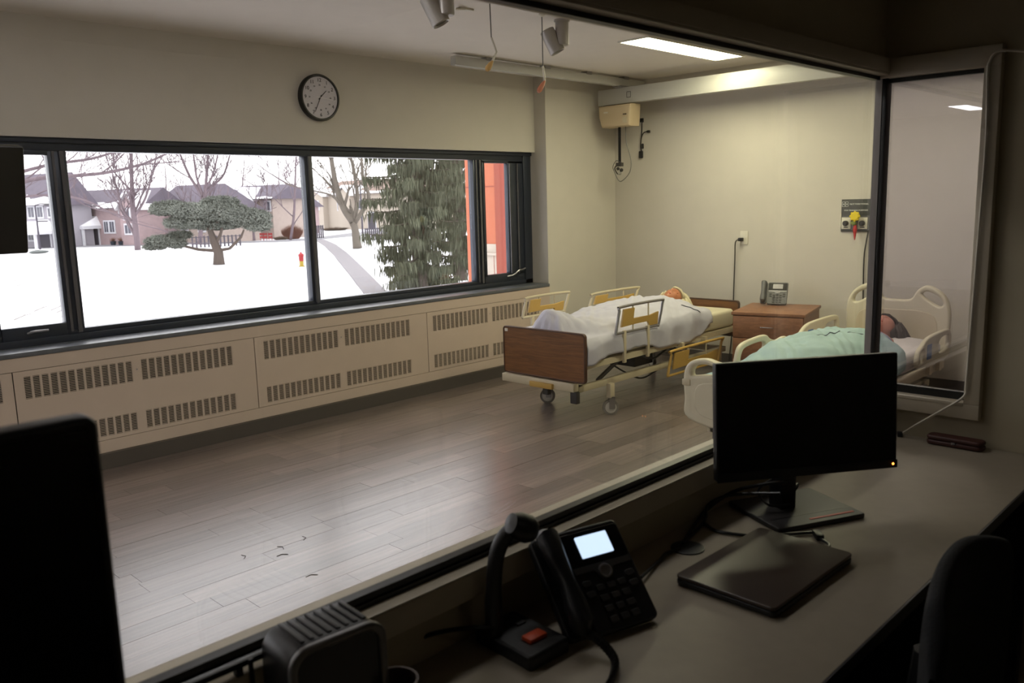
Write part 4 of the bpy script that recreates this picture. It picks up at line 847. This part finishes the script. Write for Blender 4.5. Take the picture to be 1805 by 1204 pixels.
# ================================================================== OUTSIDE
GZ = -1.6
def G(px, py): return at(px, py, z=GZ)
F2 = Vector((math.sin(YAW), math.cos(YAW), 0)); R2 = Vector((math.cos(YAW), -math.sin(YAW), 0))
def zat(px, py, P):
    d = ray(px, py); t = (P-EYE).dot(F2)/d.dot(F2); return EYE.z+d.z*t
def patd(px, py, dist):
    d = ray(px, py); return EYE+d*(dist/d.dot(F2))
def gn_(u, v):
    x = -60+240*u; y_ = 5.8+180*v; return Vector((x, y_, GZ+.05*mnoise.noise(Vector((x*.15, y_*.15, 0)))+.0))
q = B(); q.grid(gn_, 90, 80); go = q.out('ground_snow', 'snow', None, smooth=True); go['kind'] = 'structure'
def ribbon(name, m, left, right, label=None, cat=None, dz=.06):
    L_ = [G(*p_) for p_ in left]; R_ = [G(*p_) for p_ in right]; q = B(); vs = []
    for a, b in zip(L_, R_): vs += [a+Vector((0, 0, dz)), b+Vector((0, 0, dz)), a-Vector((0, 0, .3)), b-Vector((0, 0, .3))]
    fs = []
    for i in range(len(L_)-1):
        k = 4*i; fs += [(k, k+1, k+5, k+4), (k, k+4, k+6, k+2), (k+1, k+3, k+7, k+5)]
    o = q.add(vs, fs).out(name, m, None); o['kind'] = 'structure'; return o
ribbon('path_strip', 'path', [(556, 424), (572, 434), (588, 450), (604, 470), (622, 492), (642, 520), (665, 560)], [(572, 423), (592, 432), (612, 447), (632, 466), (652, 486), (682, 517), (720, 560)])
ribbon('road_strip', 'road', [(-100, 444), (120, 437), (300, 432), (480, 427), (545, 424), (620, 417), (700, 412)], [(-100, 441), (120, 434), (300, 429.5), (480, 424.5), (545, 421), (620, 411), (700, 404)], dz=.05)
def house(label, px0, px1, base, eave, ridge, wall, roofm, depth=9., gables=(), wins=(), doors=(), porch=None, garage=(), snow=.35, hip=0., tone=None):
    a, b = G(px0, base), G(px1, base); mid = (a+b)/2; ex = (b-a).normalized(); ey = Vector((-ex.y, ex.x, 0))
    if ey.dot(F2) < 0: ey = -ey
    Wd = (b-a).length; ze = zat((px0+px1)/2, eave, mid)-GZ; zr = zat((px0+px1)/2, ridge, mid+ey*depth/2)-GZ
    t = thing('house', label, 'house', (a.x, a.y, GZ), math.atan2(ex.y, ex.x)); s_ = 1 if (Matrix.Rotation(-math.atan2(ex.y, ex.x), 3, 'Z') @ ey).y > 0 else -1
    sx = Wd/(px1-px0)
    def lx(px): return (px-px0)*sx
    def lz(py): return zat((px0+px1)/2, py, mid)-GZ
    BX('wall', wall, t, 0, Wd, 0, s_*depth, -.3, ze)
    hp_ = hip*Wd; q = B(); o_ = .5
    vs = [(-o_, -s_*o_, ze), (Wd+o_, -s_*o_, ze), (Wd+o_, s_*(depth+o_), ze), (-o_, s_*(depth+o_), ze), (hp_-o_, s_*depth/2, zr), (Wd-hp_+o_, s_*depth/2, zr)]
    q.add(vs, [(0, 1, 5, 4), (1, 2, 5), (2, 3, 4, 5), (3, 0, 4), (0, 3, 2, 1)]); rf = q.out('roof', roofm, t)
    q = B(); k = snow; p_ = lambda i, j, f_: Vector(vs[i]).lerp(Vector(vs[j]), f_)
    up_ = Vector((0, -s_*.02, .06)); n = 14; lo_ = []; hi_ = []
    for i in range(n+1):
        f_ = i/n; A = Vector(vs[0]).lerp(Vector(vs[1]), f_); Bq = Vector(vs[4]).lerp(Vector(vs[5]), f_); lo_.append(A+up_); hi_.append(A.lerp(Bq, k*(.5+.5*abs(mnoise.noise(Vector((i*.7, Wd, 0)))*2)))+up_)
    q.add(lo_+hi_, [(i, i+1, n+2+i, n+1+i) for i in range(n)]); q.out('roof_snow', 'snow', rf)
    for g0, g1, gp in gables:
        x0, x1 = lx(g0), lx(g1); zp = lz(gp); xm = (x0+x1)/2; q = B(); y0 = -s_*.9
        q.add([(x0, y0, -.3), (x1, y0, -.3), (x1, y0, ze), (xm, y0, zp), (x0, y0, ze), (x0, s_*2, -.3), (x1, s_*2, -.3), (x1, s_*2, ze), (xm, s_*2, zp), (x0, s_*2, ze)], [(0, 1, 2, 3, 4), (0, 4, 9, 5), (1, 6, 7, 2), (4, 3, 8, 9), (3, 2, 7, 8)]); gb = q.out('gable_bay', wall, t)
        q = B()
        for A, Bq in (((x0-.3, ze-.2), (xm, zp+.1)), ((xm, zp+.1), (x1+.3, ze-.2))):
            q.add([(A[0], y0-s_*.3, A[1]), (Bq[0], y0-s_*.3, Bq[1]), (Bq[0], y0-s_*.3, Bq[1]+.28), (A[0], y0-s_*.3, A[1]+.28), (A[0], s_*3, A[1]), (Bq[0], s_*3, Bq[1]), (Bq[0], s_*3, Bq[1]+.28), (A[0], s_*3, A[1]+.28)], [(0, 1, 2, 3), (3, 2, 6, 7), (4, 5, 6, 7), (0, 4, 7, 3), (1, 5, 6, 2)])
        q.out('gable_snow', 'snow', gb)
    for (wx, wy, ww, wh) in wins:
        x0, x1 = lx(wx-ww/2), lx(wx+ww/2); z0, z1 = lz(wy+wh/2), lz(wy-wh/2); yy = -s_*(1.0 if any(g0 < wx < g1 for g0, g1, _ in gables) else .08)
        fr = BX('window', 'win_white', t, x0-.15, x1+.15, min(yy, yy+s_*.1), max(yy, yy+s_*.1), z0-.15, z1+.15)
        q = B(); xm = (x0+x1)/2; ya = yy-s_*.03
        q.box(x0, xm-.05, min(ya, yy+s_*.02), max(ya, yy+s_*.02), z0, z1); q.box(xm+.05, x1, min(ya, yy+s_*.02), max(ya, yy+s_*.02), z0, z1); q.out('pane', 'win_dark', fr)
    for (dx, dy, dw, dh, mm) in doors:
        x0, x1 = lx(dx-dw/2), lx(dx+dw/2); z1 = lz(dy-dh/2); d = BX('door', 'win_white', t, x0-.12, x1+.12, -.10, .10, 0, z1+.12); BX('door_leaf', mm, d, x0, x1, min(-s_*.16, 0), max(-s_*.16, 0), 0, z1)
    if porch:
        a0, a1, pt = porch; x0, x1 = lx(a0), lx(a1); zt_ = lz(pt); pr = BX('porch_roof', 'win_white', t, x0, x1, min(-s_*2, 0), max(-s_*2, 0), zt_-.9, zt_-.6)
        q = B(); q.add([(x0, -s_*2, zt_-.6), (x1, -s_*2, zt_-.6), (x1, 0, zt_-.6), (x0, 0, zt_-.6), (x0+.5, 0, zt_+.3), (x1-.5, 0, zt_+.3)], [(0, 1, 5, 4), (1, 2, 5), (3, 0, 4), (2, 3, 4, 5)]); q.out('porch_snow', 'snow', pr)
        for xx in (x0+.2, x1-.35): BX('porch_column', 'win_white', pr, xx, xx+.18, min(-s_*1.9, -s_*1.7), max(-s_*1.9, -s_*1.7), 0, zt_-.9)
    return t
house('grey sided house with a garage front behind the leftmost window pane', -30, 101, 437, 364, 308, 'siding', 'roof', 4, wins=((65, 375, 9, 17), (80, 375, 8, 17), (97, 376, 6, 14), (60, 412, 8, 22)), doors=((83, 412, 18, 44, 'door_dark'),), porch=(46, 100, 396))
house('pink brick house with a white snow capped porch left of the wide pine', 119, 256, 432, 368, 334, 'brick_pink', 'roof', 4.5, gables=((232, 262, 345),), wins=((133, 376, 6, 11), (150, 376, 6, 11), (140, 402, 8, 16), (204, 400, 7, 18), (194, 400, 6, 18), (222, 376, 6, 11), (245, 378, 9, 16), (245, 404, 9, 14)), doors=((174, 405, 10, 34, 'door_dark'),), porch=(156, 184, 386))
house('house with a broad dark hipped roof rising behind the wide pine', 264, 392, 428, 374, 326, 'brick_tan', 'roof', 5, wins=((290, 395, 14, 16), (330, 398, 10, 14), (300, 415, 14, 12), (360, 400, 10, 14)), doors=((276, 402, 5, 26, 'hydrant_yellow'),), snow=.12, hip=.22)
house('tan brick house with a snow edged front gable right of the wide pine', 400, 484, 421, 352, 327, 'brick_tan', 'roof', 5, gables=((424, 456, 336),), wins=((440, 360, 8, 10), (476, 364, 9, 14), (474, 388, 9, 12)), snow=.15)
house('low house with a snowy roof seen in the gap left of the middle mullion', 494, 536, 412, 366, 350, 'brick_pink', 'roof', 2.5, wins=((505, 380, 5, 8), (522, 380, 5, 8)), snow=.5)
house('wide pale stone house with a brown roof behind the forked bare tree', 552, 730, 404, 342, 316, 'stone', 'roof_brown', 12, gables=((556, 584, 334), (612, 634, 330)), wins=((607, 356, 9, 26), (572, 360, 8, 14), (640, 360, 8, 14), (662, 382, 9, 14)), doors=((565, 388, 6, 26, 'win_dark'), (662, 388, 12, 22, 'door_dark')), snow=.25)
# trees
def grow(q, tw, p, d, L_, r_, depth, spread=.5, up_=.12, kids=3, minr=.012):
    seg = 4; pts = [p.copy()]; rs = [r_]; dd = d.normalized()
    for i in range(seg):
        dd = (dd+Vector((random.uniform(-1, 1), random.uniform(-1, 1), random.uniform(-.6, 1)))*.13+Vector((0, 0, up_*.25))).normalized(); pts.append(pts[-1]+dd*L_/seg); rs.append(r_*(1-.45*(i+1)/seg))
    (q if r_ > .05 else tw).tube(pts, [max(minr, x) for x in rs], 6 if r_ > .05 else 4)
    if depth <= 0: return
    for k in range(kids+(1 if depth < 2 else 0)):
        i = random.choice((2, 3, 4)) if k else 4; base = pts[i]; ax = Vector((random.uniform(-1, 1), random.uniform(-1, 1), random.uniform(-.3, .7))).normalized()
        nd = (dd+ax*spread*1.5).normalized(); grow(q, tw, base, nd, L_*random.uniform(.6, .85), rs[i]*random.uniform(.5, .75), depth-1, spread, up_, kids, minr)
def bare_tree(label, base, limbs, r_, m, depth=4, minr=.016, spread=.5, kids=3, group=None):
    t = thing('bare_tree', label, 'tree', base, group=group); q = B(); tw = B()
    for pts, rr, dep in limbs:
        P = [Vector(p_)-Vector(base) for p_ in pts]; rs = [rr*(1-.5*i/(len(P)-1)) for i in range(len(P))]; q.tube(smooth_line([tuple(x) for x in P], 4), [rr*(1-.5*i/((len(P)-1)*4)) for i in range((len(P)-1)*4+1)], 8)
        d = (P[-1]-P[-2]).normalized(); grow(q, tw, P[-1], d, (P[-1]-P[0]).length*.45, rs[-1], dep, spread, kids=kids, minr=minr)
        for i in range(1, len(P)):
            for _ in range(2):
                b_ = P[i-1].lerp(P[i], random.uniform(.4, 1)); ax = Vector((random.uniform(-1, 1), random.uniform(-1, 1), random.uniform(0, .8))); grow(q, tw, b_, ((P[i]-P[i-1]).normalized()*.6+ax).normalized(), (P[-1]-P[0]).length*.35, rs[i]*.5, dep-1, spread, kids=kids, minr=minr)
    tag(q.out('trunk', m, t, smooth=True, sharp=180), kind='stuff'); tag(tw.out('twigs', m, t), kind='stuff')
    return t
def PT(px, py, d): return tuple(patd(px, py, d))
def fd(P): return (Vector(P)-EYE).dot(F2)
b_ = G(630, 438); d_ = fd(b_)
bare_tree('forked bare tree standing in the snow left of the big spruce', tuple(b_), [([tuple(b_), PT(626, 405, d_), PT(622, 388, d_)], .36, 1), ([PT(622, 390, d_), PT(605, 365, d_), PT(592, 325, d_), PT(584, 280, d_)], .30, 3), ([PT(624, 392, d_), PT(630, 350, d_), PT(626, 315, d_+1), PT(618, 275, d_+1)], .18, 3), ([PT(626, 392, d_), PT(650, 350, d_-1), PT(640, 318, d_-1), PT(637, 270, d_-1)], .17, 3), ([PT(606, 366, d_), PT(585, 345, d_-1), PT(560, 338, d_-2)], .10, 2)], .3, 'bark_pale', minr=.02)
b_ = G(243, 441); d_ = fd(b_)
bare_tree('tall bare tree left of the wide pine, in front of the brick house', tuple(b_), [([tuple(b_), PT(239, 400, d_), PT(234, 360, d_), PT(232, 310, d_), PT(231, 262, d_)], .26, 3), ([PT(238, 395, d_), PT(218, 372, d_), PT(206, 330, d_)], .13, 3), ([PT(238, 380, d_), PT(256, 350, d_), PT(268, 310, d_)], .12, 3), ([PT(236, 390, d_), PT(200, 376, d_-1), PT(165, 368, d_-1)], .07, 2)], .3, 'bark_far', minr=.022, kids=4)
b_ = G(352, 431); d_ = fd(b_)
bare_tree('many stemmed bare tree fanning up behind the wide pine', tuple(b_), [([tuple(b_), PT(356, 380, d_), PT(362, 335, d_), PT(366, 280, d_)], .22, 3), ([PT(358, 345, d_), PT(346, 310, d_), PT(340, 262, d_)], .13, 2), ([PT(358, 345, d_), PT(335, 312, d_+1), PT(316, 268, d_+1)], .16, 3), ([PT(361, 335, d_), PT(376, 305, d_), PT(386, 262, d_)], .12, 2), ([PT(361, 335, d_), PT(392, 312, d_+2), PT(406, 270, d_)], .12, 2)], .3, 'bark_far', minr=.024, kids=4)
b_ = G(-40, 470); d_ = fd(b_)
bare_tree('bare tree reaching in from the left, its long limbs crossing the pane', tuple(b_), [([tuple(b_), PT(-40, 380, d_), PT(-20, 300, d_)], .4, 2), ([PT(-30, 340, d_), PT(60, 316, d_), PT(130, 310, d_), PT(190, 304, d_), PT(250, 290, d_)], .15, 3), ([PT(-20, 320, d_), PT(80, 292, d_+1), PT(160, 280, d_+1), PT(200, 268, d_+1)], .12, 3), ([PT(-30, 360, d_), PT(60, 345, d_), PT(140, 350, d_), PT(200, 378, d_)], .09, 3)], .3, 'bark_far', minr=.014)
b_ = G(512, 424); d_ = fd(b_)
bare_tree('slender bare tree above the low snowy house', tuple(b_), [([tuple(b_), PT(518, 380, d_), PT(520, 330, d_), PT(522, 270, d_)], .14, 3), ([PT(548, 335, d_-8), PT(515, 328, d_-8), PT(480, 308, d_-8)], .10, 3)], .3, 'bark_far', minr=.02)
b_ = G(447, 424); d_ = fd(b_)
bare_tree('small bare tree in front of the snow edged gable', tuple(b_), [([tuple(b_), PT(446, 400, d_), PT(450, 370, d_)], .2, 3), ([PT(447, 405, d_), PT(465, 380, d_), PT(470, 350, d_)], .1, 3)], .3, 'bark_far', minr=.02)
for k, (px, py) in enumerate(((150, 413), (290, 412), (422, 409), (490, 406), (548, 398), (690, 394))):
    b_ = G(px, py); d_ = fd(b_)
    bare_tree(['thin bare tree behind the brick house', 'thin bare tree behind the hipped roof', 'thin bare tree rising behind the tan brick house with the snowy gable', 'thin bare tree rising behind the low snowy house', 'thin bare tree rising behind the left end of the stone house', 'thin bare tree behind the stone house, mostly hidden by the big spruce'][k], tuple(b_), [([tuple(b_), PT(px+3, py-50, d_), PT(px+random.uniform(-8, 8), 320, d_)], .14, 3)], .3, 'bark_far', minr=.022, kids=4)
def tufts(q, c, rad, n, size, droop=0.):
    for _ in range(n):
        v = Vector((random.gauss(0, 1), random.gauss(0, 1), random.gauss(0, 1))).normalized()*random.uniform(.45, 1)**.5; p_ = Vector(c)+Vector((v.x*rad[0], v.y*rad[1], v.z*rad[2]))
        a = Vector((random.uniform(-1, 1), random.uniform(-1, 1), random.uniform(-.4, .9)-droop)).normalized()*size*random.uniform(.6, 1.3); s_ = a.orthogonal().normalized()*size*.22; s2 = a.cross(s_).normalized()*size*.22
        q.add([p_-s_, p_+s_, p_+a, p_+s2, p_-s2], [(0, 1, 2), (3, 4, 2)])
# wide pine
b_ = G(386, 466); d_ = fd(b_); pn_ = thing('pine_tree', 'wide low pine with a crooked trunk on the snowy lawn', 'tree', tuple(b_)); q = B()
def L0(px, py, dd=0): return Vector(PT(px, py, d_+dd))-b_
q.tube([Vector((0, 0, 0)), L0(385, 445), L0(378, 428), L0(370, 405)], [.34, .28, .24, .16], 8); q.out('trunk', 'bark', pn_, smooth=True)
for P in (((384, 442), (405, 438), (425, 418), (430, 405)), ((383, 442), (350, 440), (325, 434), (300, 428)), ((379, 430), (388, 415), (392, 400)), ((372, 410), (350, 385), (310, 370)), ((371, 408), (395, 375), (430, 372)), ((371, 408), (370, 380), (385, 360))):
    B().tube([L0(*a) for a in P], [.11, .09, .07, .05][:len(P)], 6).out('branch', 'bark', pn_, smooth=True)
q = B(); pxm = fd(b_)/FPX
for (px, py, rx, rz_, n) in ((300, 366, 36, 12, 900), (340, 372, 40, 14, 1000), (388, 356, 34, 10, 800), (395, 375, 48, 18, 1500), (440, 384, 40, 16, 1100), (330, 392, 42, 12, 900), (290, 372, 26, 8, 400), (455, 398, 26, 10, 500), (385, 398, 44, 8, 700), (285, 425, 30, 10, 600), (272, 436, 20, 5, 260), (318, 415, 22, 8, 350), (310, 430, 20, 8, 300)):
    tufts(q, L0(px, py, random.uniform(-1.2, 1.2)), (rx*pxm, rx*pxm*.8, rz_*pxm), int(n*2.2), .19)
tag(q.out('foliage', 'needles', pn_), kind='stuff')
# big spruce with a second one behind
def strands(q, c, n):
    for _ in range(n):
        p_ = Vector(c)+Vector((random.gauss(0, .13), random.gauss(0, .13), random.uniform(-.12, .06))); l_ = random.uniform(.14, .45); a = random.uniform(0, 6.28); w_ = Vector((math.cos(a), math.sin(a), 0))*.017; sw = Vector((random.uniform(-.08, .08), random.uniform(-.08, .08), 0))
        q.add([p_-w_, p_+w_, p_+w_*1.2+sw*.5-Vector((0, 0, l_*.5)), p_+sw-Vector((0, 0, l_)), p_-w_*1.2+sw*.5-Vector((0, 0, l_*.5))], [(0, 1, 2, 3, 4)])
        w2_ = Vector((-w_.y, w_.x, 0)); q.add([p_-w2_, p_+w2_, p_+sw-Vector((0, 0, l_*.9))], [(0, 1, 2)])
def spruce(label, px, py, spread_px, seed, levels, m='needles_dark', top=None):
    random.seed(seed); b_ = G(px, py); d_ = fd(b_); s_ = d_/FPX; t = thing('spruce', label, 'tree', tuple(b_)); Ht = 13.
    B().tube([(0, 0, 0), (.05, 0, 5), (0, 0, Ht)], [.28, .2, .05], 8).out('trunk', 'bark', t, smooth=True); br = B(); fo_ = B()
    for i in range(levels):
        z = .5+(Ht-1.5)*i/levels; L_ = spread_px*s_*(1.0-.45*abs(i/levels-.25))*random.uniform(.75, 1.1)
        if z > 8: continue
        a = i*2.4+random.random(); d = Vector((math.cos(a), math.sin(a), 0)); pts = [Vector((0, 0, z))+d*L_*f_+Vector((0, 0, -.35*L_*f_+.42*L_*f_*f_*.6)) for f_ in (0, .3, .6, .85, 1)]
        br.tube(pts, [.05, .04, .03, .02, .01], 5)
        for k in range(16):
            f_ = .22+.78*k/15; p_ = pts[0].lerp(pts[-1], f_); p_.z = min(x.z for x in pts[1:])*.0+(Vector((0, 0, z))+Vector((0, 0, -.35*L_*f_+.25*L_*f_*f_))).z
            side = d.cross(Vector((0, 0, 1)))*random.uniform(-1, 1)*L_*.22*(1.1-f_*.6); strands(fo_, p_+side, 13)
    tag(br.out('branches', 'bark', t), kind='stuff'); tag(fo_.out('foliage', m, t), kind='stuff')
spruce('big drooping dark spruce in front of the orange building', 742, 516, 92, 3, 120)
spruce('second dark spruce close against the orange building', 812, 494, 34, 5, 60)
random.seed(21)
# hydrant, rock, lamp post, shrubs, planters, barricades, fences
b_ = G(532, 470); hy = thing('fire_hydrant', 'red and yellow fire hydrant standing in the snow', 'hydrant', tuple(b_)); k = fd(b_)/FPX
B().lathe([(.16, 0), (.16, .05), (.11, .06), (.11, .30), (.12, .31)], n=14).out('barrel', 'hydrant_yellow', hy, smooth=True)
B().lathe([(.12, .30), (.13, .55), (.15, .56), (.14, .66), (.05, .72), (.04, .78)], n=14).out('bonnet', 'hydrant_red', hy, smooth=True)
for a in (0, 180): M_ = Matrix.Translation((0, 0, .50)) @ Matrix.Rotation(R(a+45), 4, 'Z') @ Matrix.Rotation(R(90), 4, 'Y'); B().lathe([(.06, .08), (.06, .2), (.04, .21)], M_, 10).out('outlet_cap', 'hydrant_red', hy, smooth=True)
b_ = G(69, 447); rk = thing('boulder', 'low grey boulder in the snow under the leftmost pane', 'rock', tuple(b_)); B().grid(lambda u, v: Vector((.75*math.sin(math.pi*u)*math.cos(6.283*v), .45*math.sin(math.pi*u)*math.sin(6.283*v), .28*(1+math.cos(math.pi*u))*.5*(1+.2*mnoise.noise(Vector((u*3, v*5, 1)))))), 10, 16, True).out('stone', 'rock', rk, smooth=True)
for px, py, top, lb in ((71, 440, 362, 'thin grey street lamp post before the grey sided house'), (640, 424, 318, 'thin dark lamp post right of the forked bare tree')):
    b_ = G(px, py); h_ = zat(px-10 if px < 100 else px-6, top, b_)-GZ; t = thing('lamp_post', lb, 'lamp post', tuple(b_)); B().tube([(0, 0, 0), (0, 0, h_)], [.09, .06], 8).out('post', 'door_dark', t, smooth=True); B().tube([(0, 0, h_), (.3, -.3, h_+.1), (.7, -.6, h_+.1)], .05, 6).out('lamp_arm', 'door_dark', t); BX('lantern', 'grey_plastic', t, .55, .95, -.75, -.5, h_+.02, h_+.14)
def shrub(label, px, py, wpx, hpx, m, n=500):
    b_ = G(px, py); s_ = fd(b_)/FPX; t = thing('shrub', label, 'shrub', tuple(b_)); q = B()
    for _ in range(n):
        a = random.uniform(0, 6.28); rr = random.random()**.5*wpx*s_*.5; p0 = Vector((math.cos(a)*rr*.5, math.sin(a)*rr*.5, 0)); h_ = hpx*s_*random.uniform(.5, 1)*(1-.4*rr/(wpx*s_*.5)); p1 = Vector((math.cos(a)*rr, math.sin(a)*rr, h_)); w_ = .03
        q.add([p0-Vector((w_, 0, 0)), p0+Vector((w_, 0, 0)), p1, p0-Vector((0, w_, 0)), p0+Vector((0, w_, 0))], [(0, 1, 2), (3, 4, 2)])
    tag(q.out('twigs', m, t), kind='stuff')
shrub('reddish orange shrub left of the middle mullion', 516, 421, 42, 32, 'shrub', 1400); shrub('tan hedge before the pink brick house', 165, 431, 55, 14, 'shrub_tan', 1200); shrub('low brown hedge right of the barricades', 495, 423, 30, 9, 'shrub_tan', 600); shrub('purple brown hedge in front of the stone house', 590, 406, 60, 8, 'shrub_tan', 900)
for px, lb in ((200, 'left one of two dark planters with reddish stems on the far lawn'), (214, 'right one of two dark planters with reddish stems on the far lawn')):
    b_ = G(px, 433); t = thing('planter', lb, 'planter', tuple(b_)); B().lathe([(.2, 0), (.26, .3), (.3, .42), (.25, .42), (.2, .3)], n=14).out('pot', 'frame_dark', t, smooth=True); q = B()
    for _ in range(120): a = random.uniform(0, 6.28); rr = random.random()*.45; q.add([(0, 0, .35), (.03, 0, .35), (math.cos(a)*rr, math.sin(a)*rr, .5+random.random()*.35)], [(0, 1, 2)])
    tag(q.out('stems', 'shrub', t), kind='stuff')
for k, px in enumerate((462, 468, 477)):
    b_ = G(px, 424); t = thing('barricade', ['leftmost red barricade by the road', 'middle red barricade by the road', 'rightmost red barricade by the road'][k], 'barricade', tuple(b_), R(-45)); 
    for z in (.25, .55): BX('board', 'hydrant_red', t, -.2, .2, -.03, .03, z, z+.15)
    for x in (-.17, .13): BX('leg', 'hydrant_red', t, x, x+.04, -.03, .03, 0, .75)
def fence(label, px0, px1, py0, py1, n, h_, m):
    a, b = G(px0, py0), G(px1, py1); t = thing('fence', label, 'fence', tuple(a)); d = b-a
    for i in range(n): p_ = d*(i/(n-1)); BX('fence_post', m, t, p_.x-.05, p_.x+.05, p_.y-.05, p_.y+.05, 0, h_)
    for z in (h_*.9, h_*.3): B().tube([Vector((0, 0, z)), d+Vector((0, 0, z))], .03, 5).out('fence_rail', m, t)
fence('low dark iron fence behind the pine trunk', 340, 424, 437, 433, 13, .95, 'door_dark'); fence('dark iron fence between the forked tree and the spruce', 645, 690, 424, 421, 14, 1.1, 'door_dark'); fence('short iron fence at the start of the path', 560, 570, 421, 420, 4, 1.3, 'door_dark')
q = B()
for (px, py) in ((25, 565), (100, 552), (90, 548), (108, 560), (60, 550), (30, 505), (15, 500)):
    p_ = G(px, py); q.tube([p_+Vector((0, 0, .02)), p_+Vector((.35, .1, .12)), p_+Vector((.7, -.1, .2))], [.012, .01, .004], 4); q.tube([p_+Vector((.3, .1, .1)), p_+Vector((.45, .35, .25))], [.008, .003], 4)
tag(q.out('fallen_twigs', 'bark', None), 'thin brown twigs poking out of the snow at lower left', 'twigs', kind='stuff')
# orange wing of the building
ob_ = thing('building_wing', 'orange rendered building wing with a pale stone base seen through the right casement', 'building', (9.5, 9.4, GZ))
BX('wall', 'orange_render', ob_, 0, 5, .17, .87, 2.48, 9); BX('stone_base', 'stone', ob_, -.02, 5, .17, .87, -.3, 2.48)
BX('base_ledge', 'stone', ob_, -.06, 0, .17, .72, 2.30, 2.34); BX('pilaster', 'orange_render', ob_, -.06, .5, .72, .88, -.3, 9.0); BX('pilaster', 'orange_shade', ob_, -.10, .5, 0, .17, -.3, 9.0)  # second pilaster: shade of the return put into its darker orange
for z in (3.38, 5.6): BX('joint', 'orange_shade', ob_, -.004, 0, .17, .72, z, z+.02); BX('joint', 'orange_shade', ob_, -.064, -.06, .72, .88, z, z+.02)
w_ = BX('window', 'win_dark', ob_, -.03, -.018, .25, .60, 1.3, 1.98); 
for z in (1.45, 1.6, 1.75, 1.9): BX('window_bar', 'stone', w_, -.036, -.03, .25, .60, z, z+.02)
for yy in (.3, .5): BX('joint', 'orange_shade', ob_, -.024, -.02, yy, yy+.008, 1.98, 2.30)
GROUPS = {'bare_tree': 'bare winter trees outside', 'house': 'houses across the snowy lawn', 'pull_cord': 'toggle cords hanging from the ceiling', 'spotlight': 'ceiling spotlights', 'ceiling_light': 'ceiling lights', 'hospital_bed': 'hospital beds', 'mannequin': 'mannequins in the beds', 'barricade': 'red barricades by the road', 'planter': 'dark planters on the far lawn', 'spruce': 'dark spruces by the orange building', 'shrub': 'shrubs and hedges outside', 'fence': 'iron fences outside', 'lamp_post': 'lamp posts outside', 'monitor': 'monitors on the desk', 'ceiling_track': 'lift tracks', 'desk_phone': 'desk phones'}
for o in COL.objects:
    g_ = GROUPS.get(o.name.split('.')[0])
    if g_ and o.parent is None and 'label' in o: o['group'] = g_
if len(sm.f): tag(sm.out('floor_scuff', 'scuff', fl), kind='stuff')
for m_ in list(bpy.data.meshes):
    if m_.users == 0: bpy.data.meshes.remove(m_)
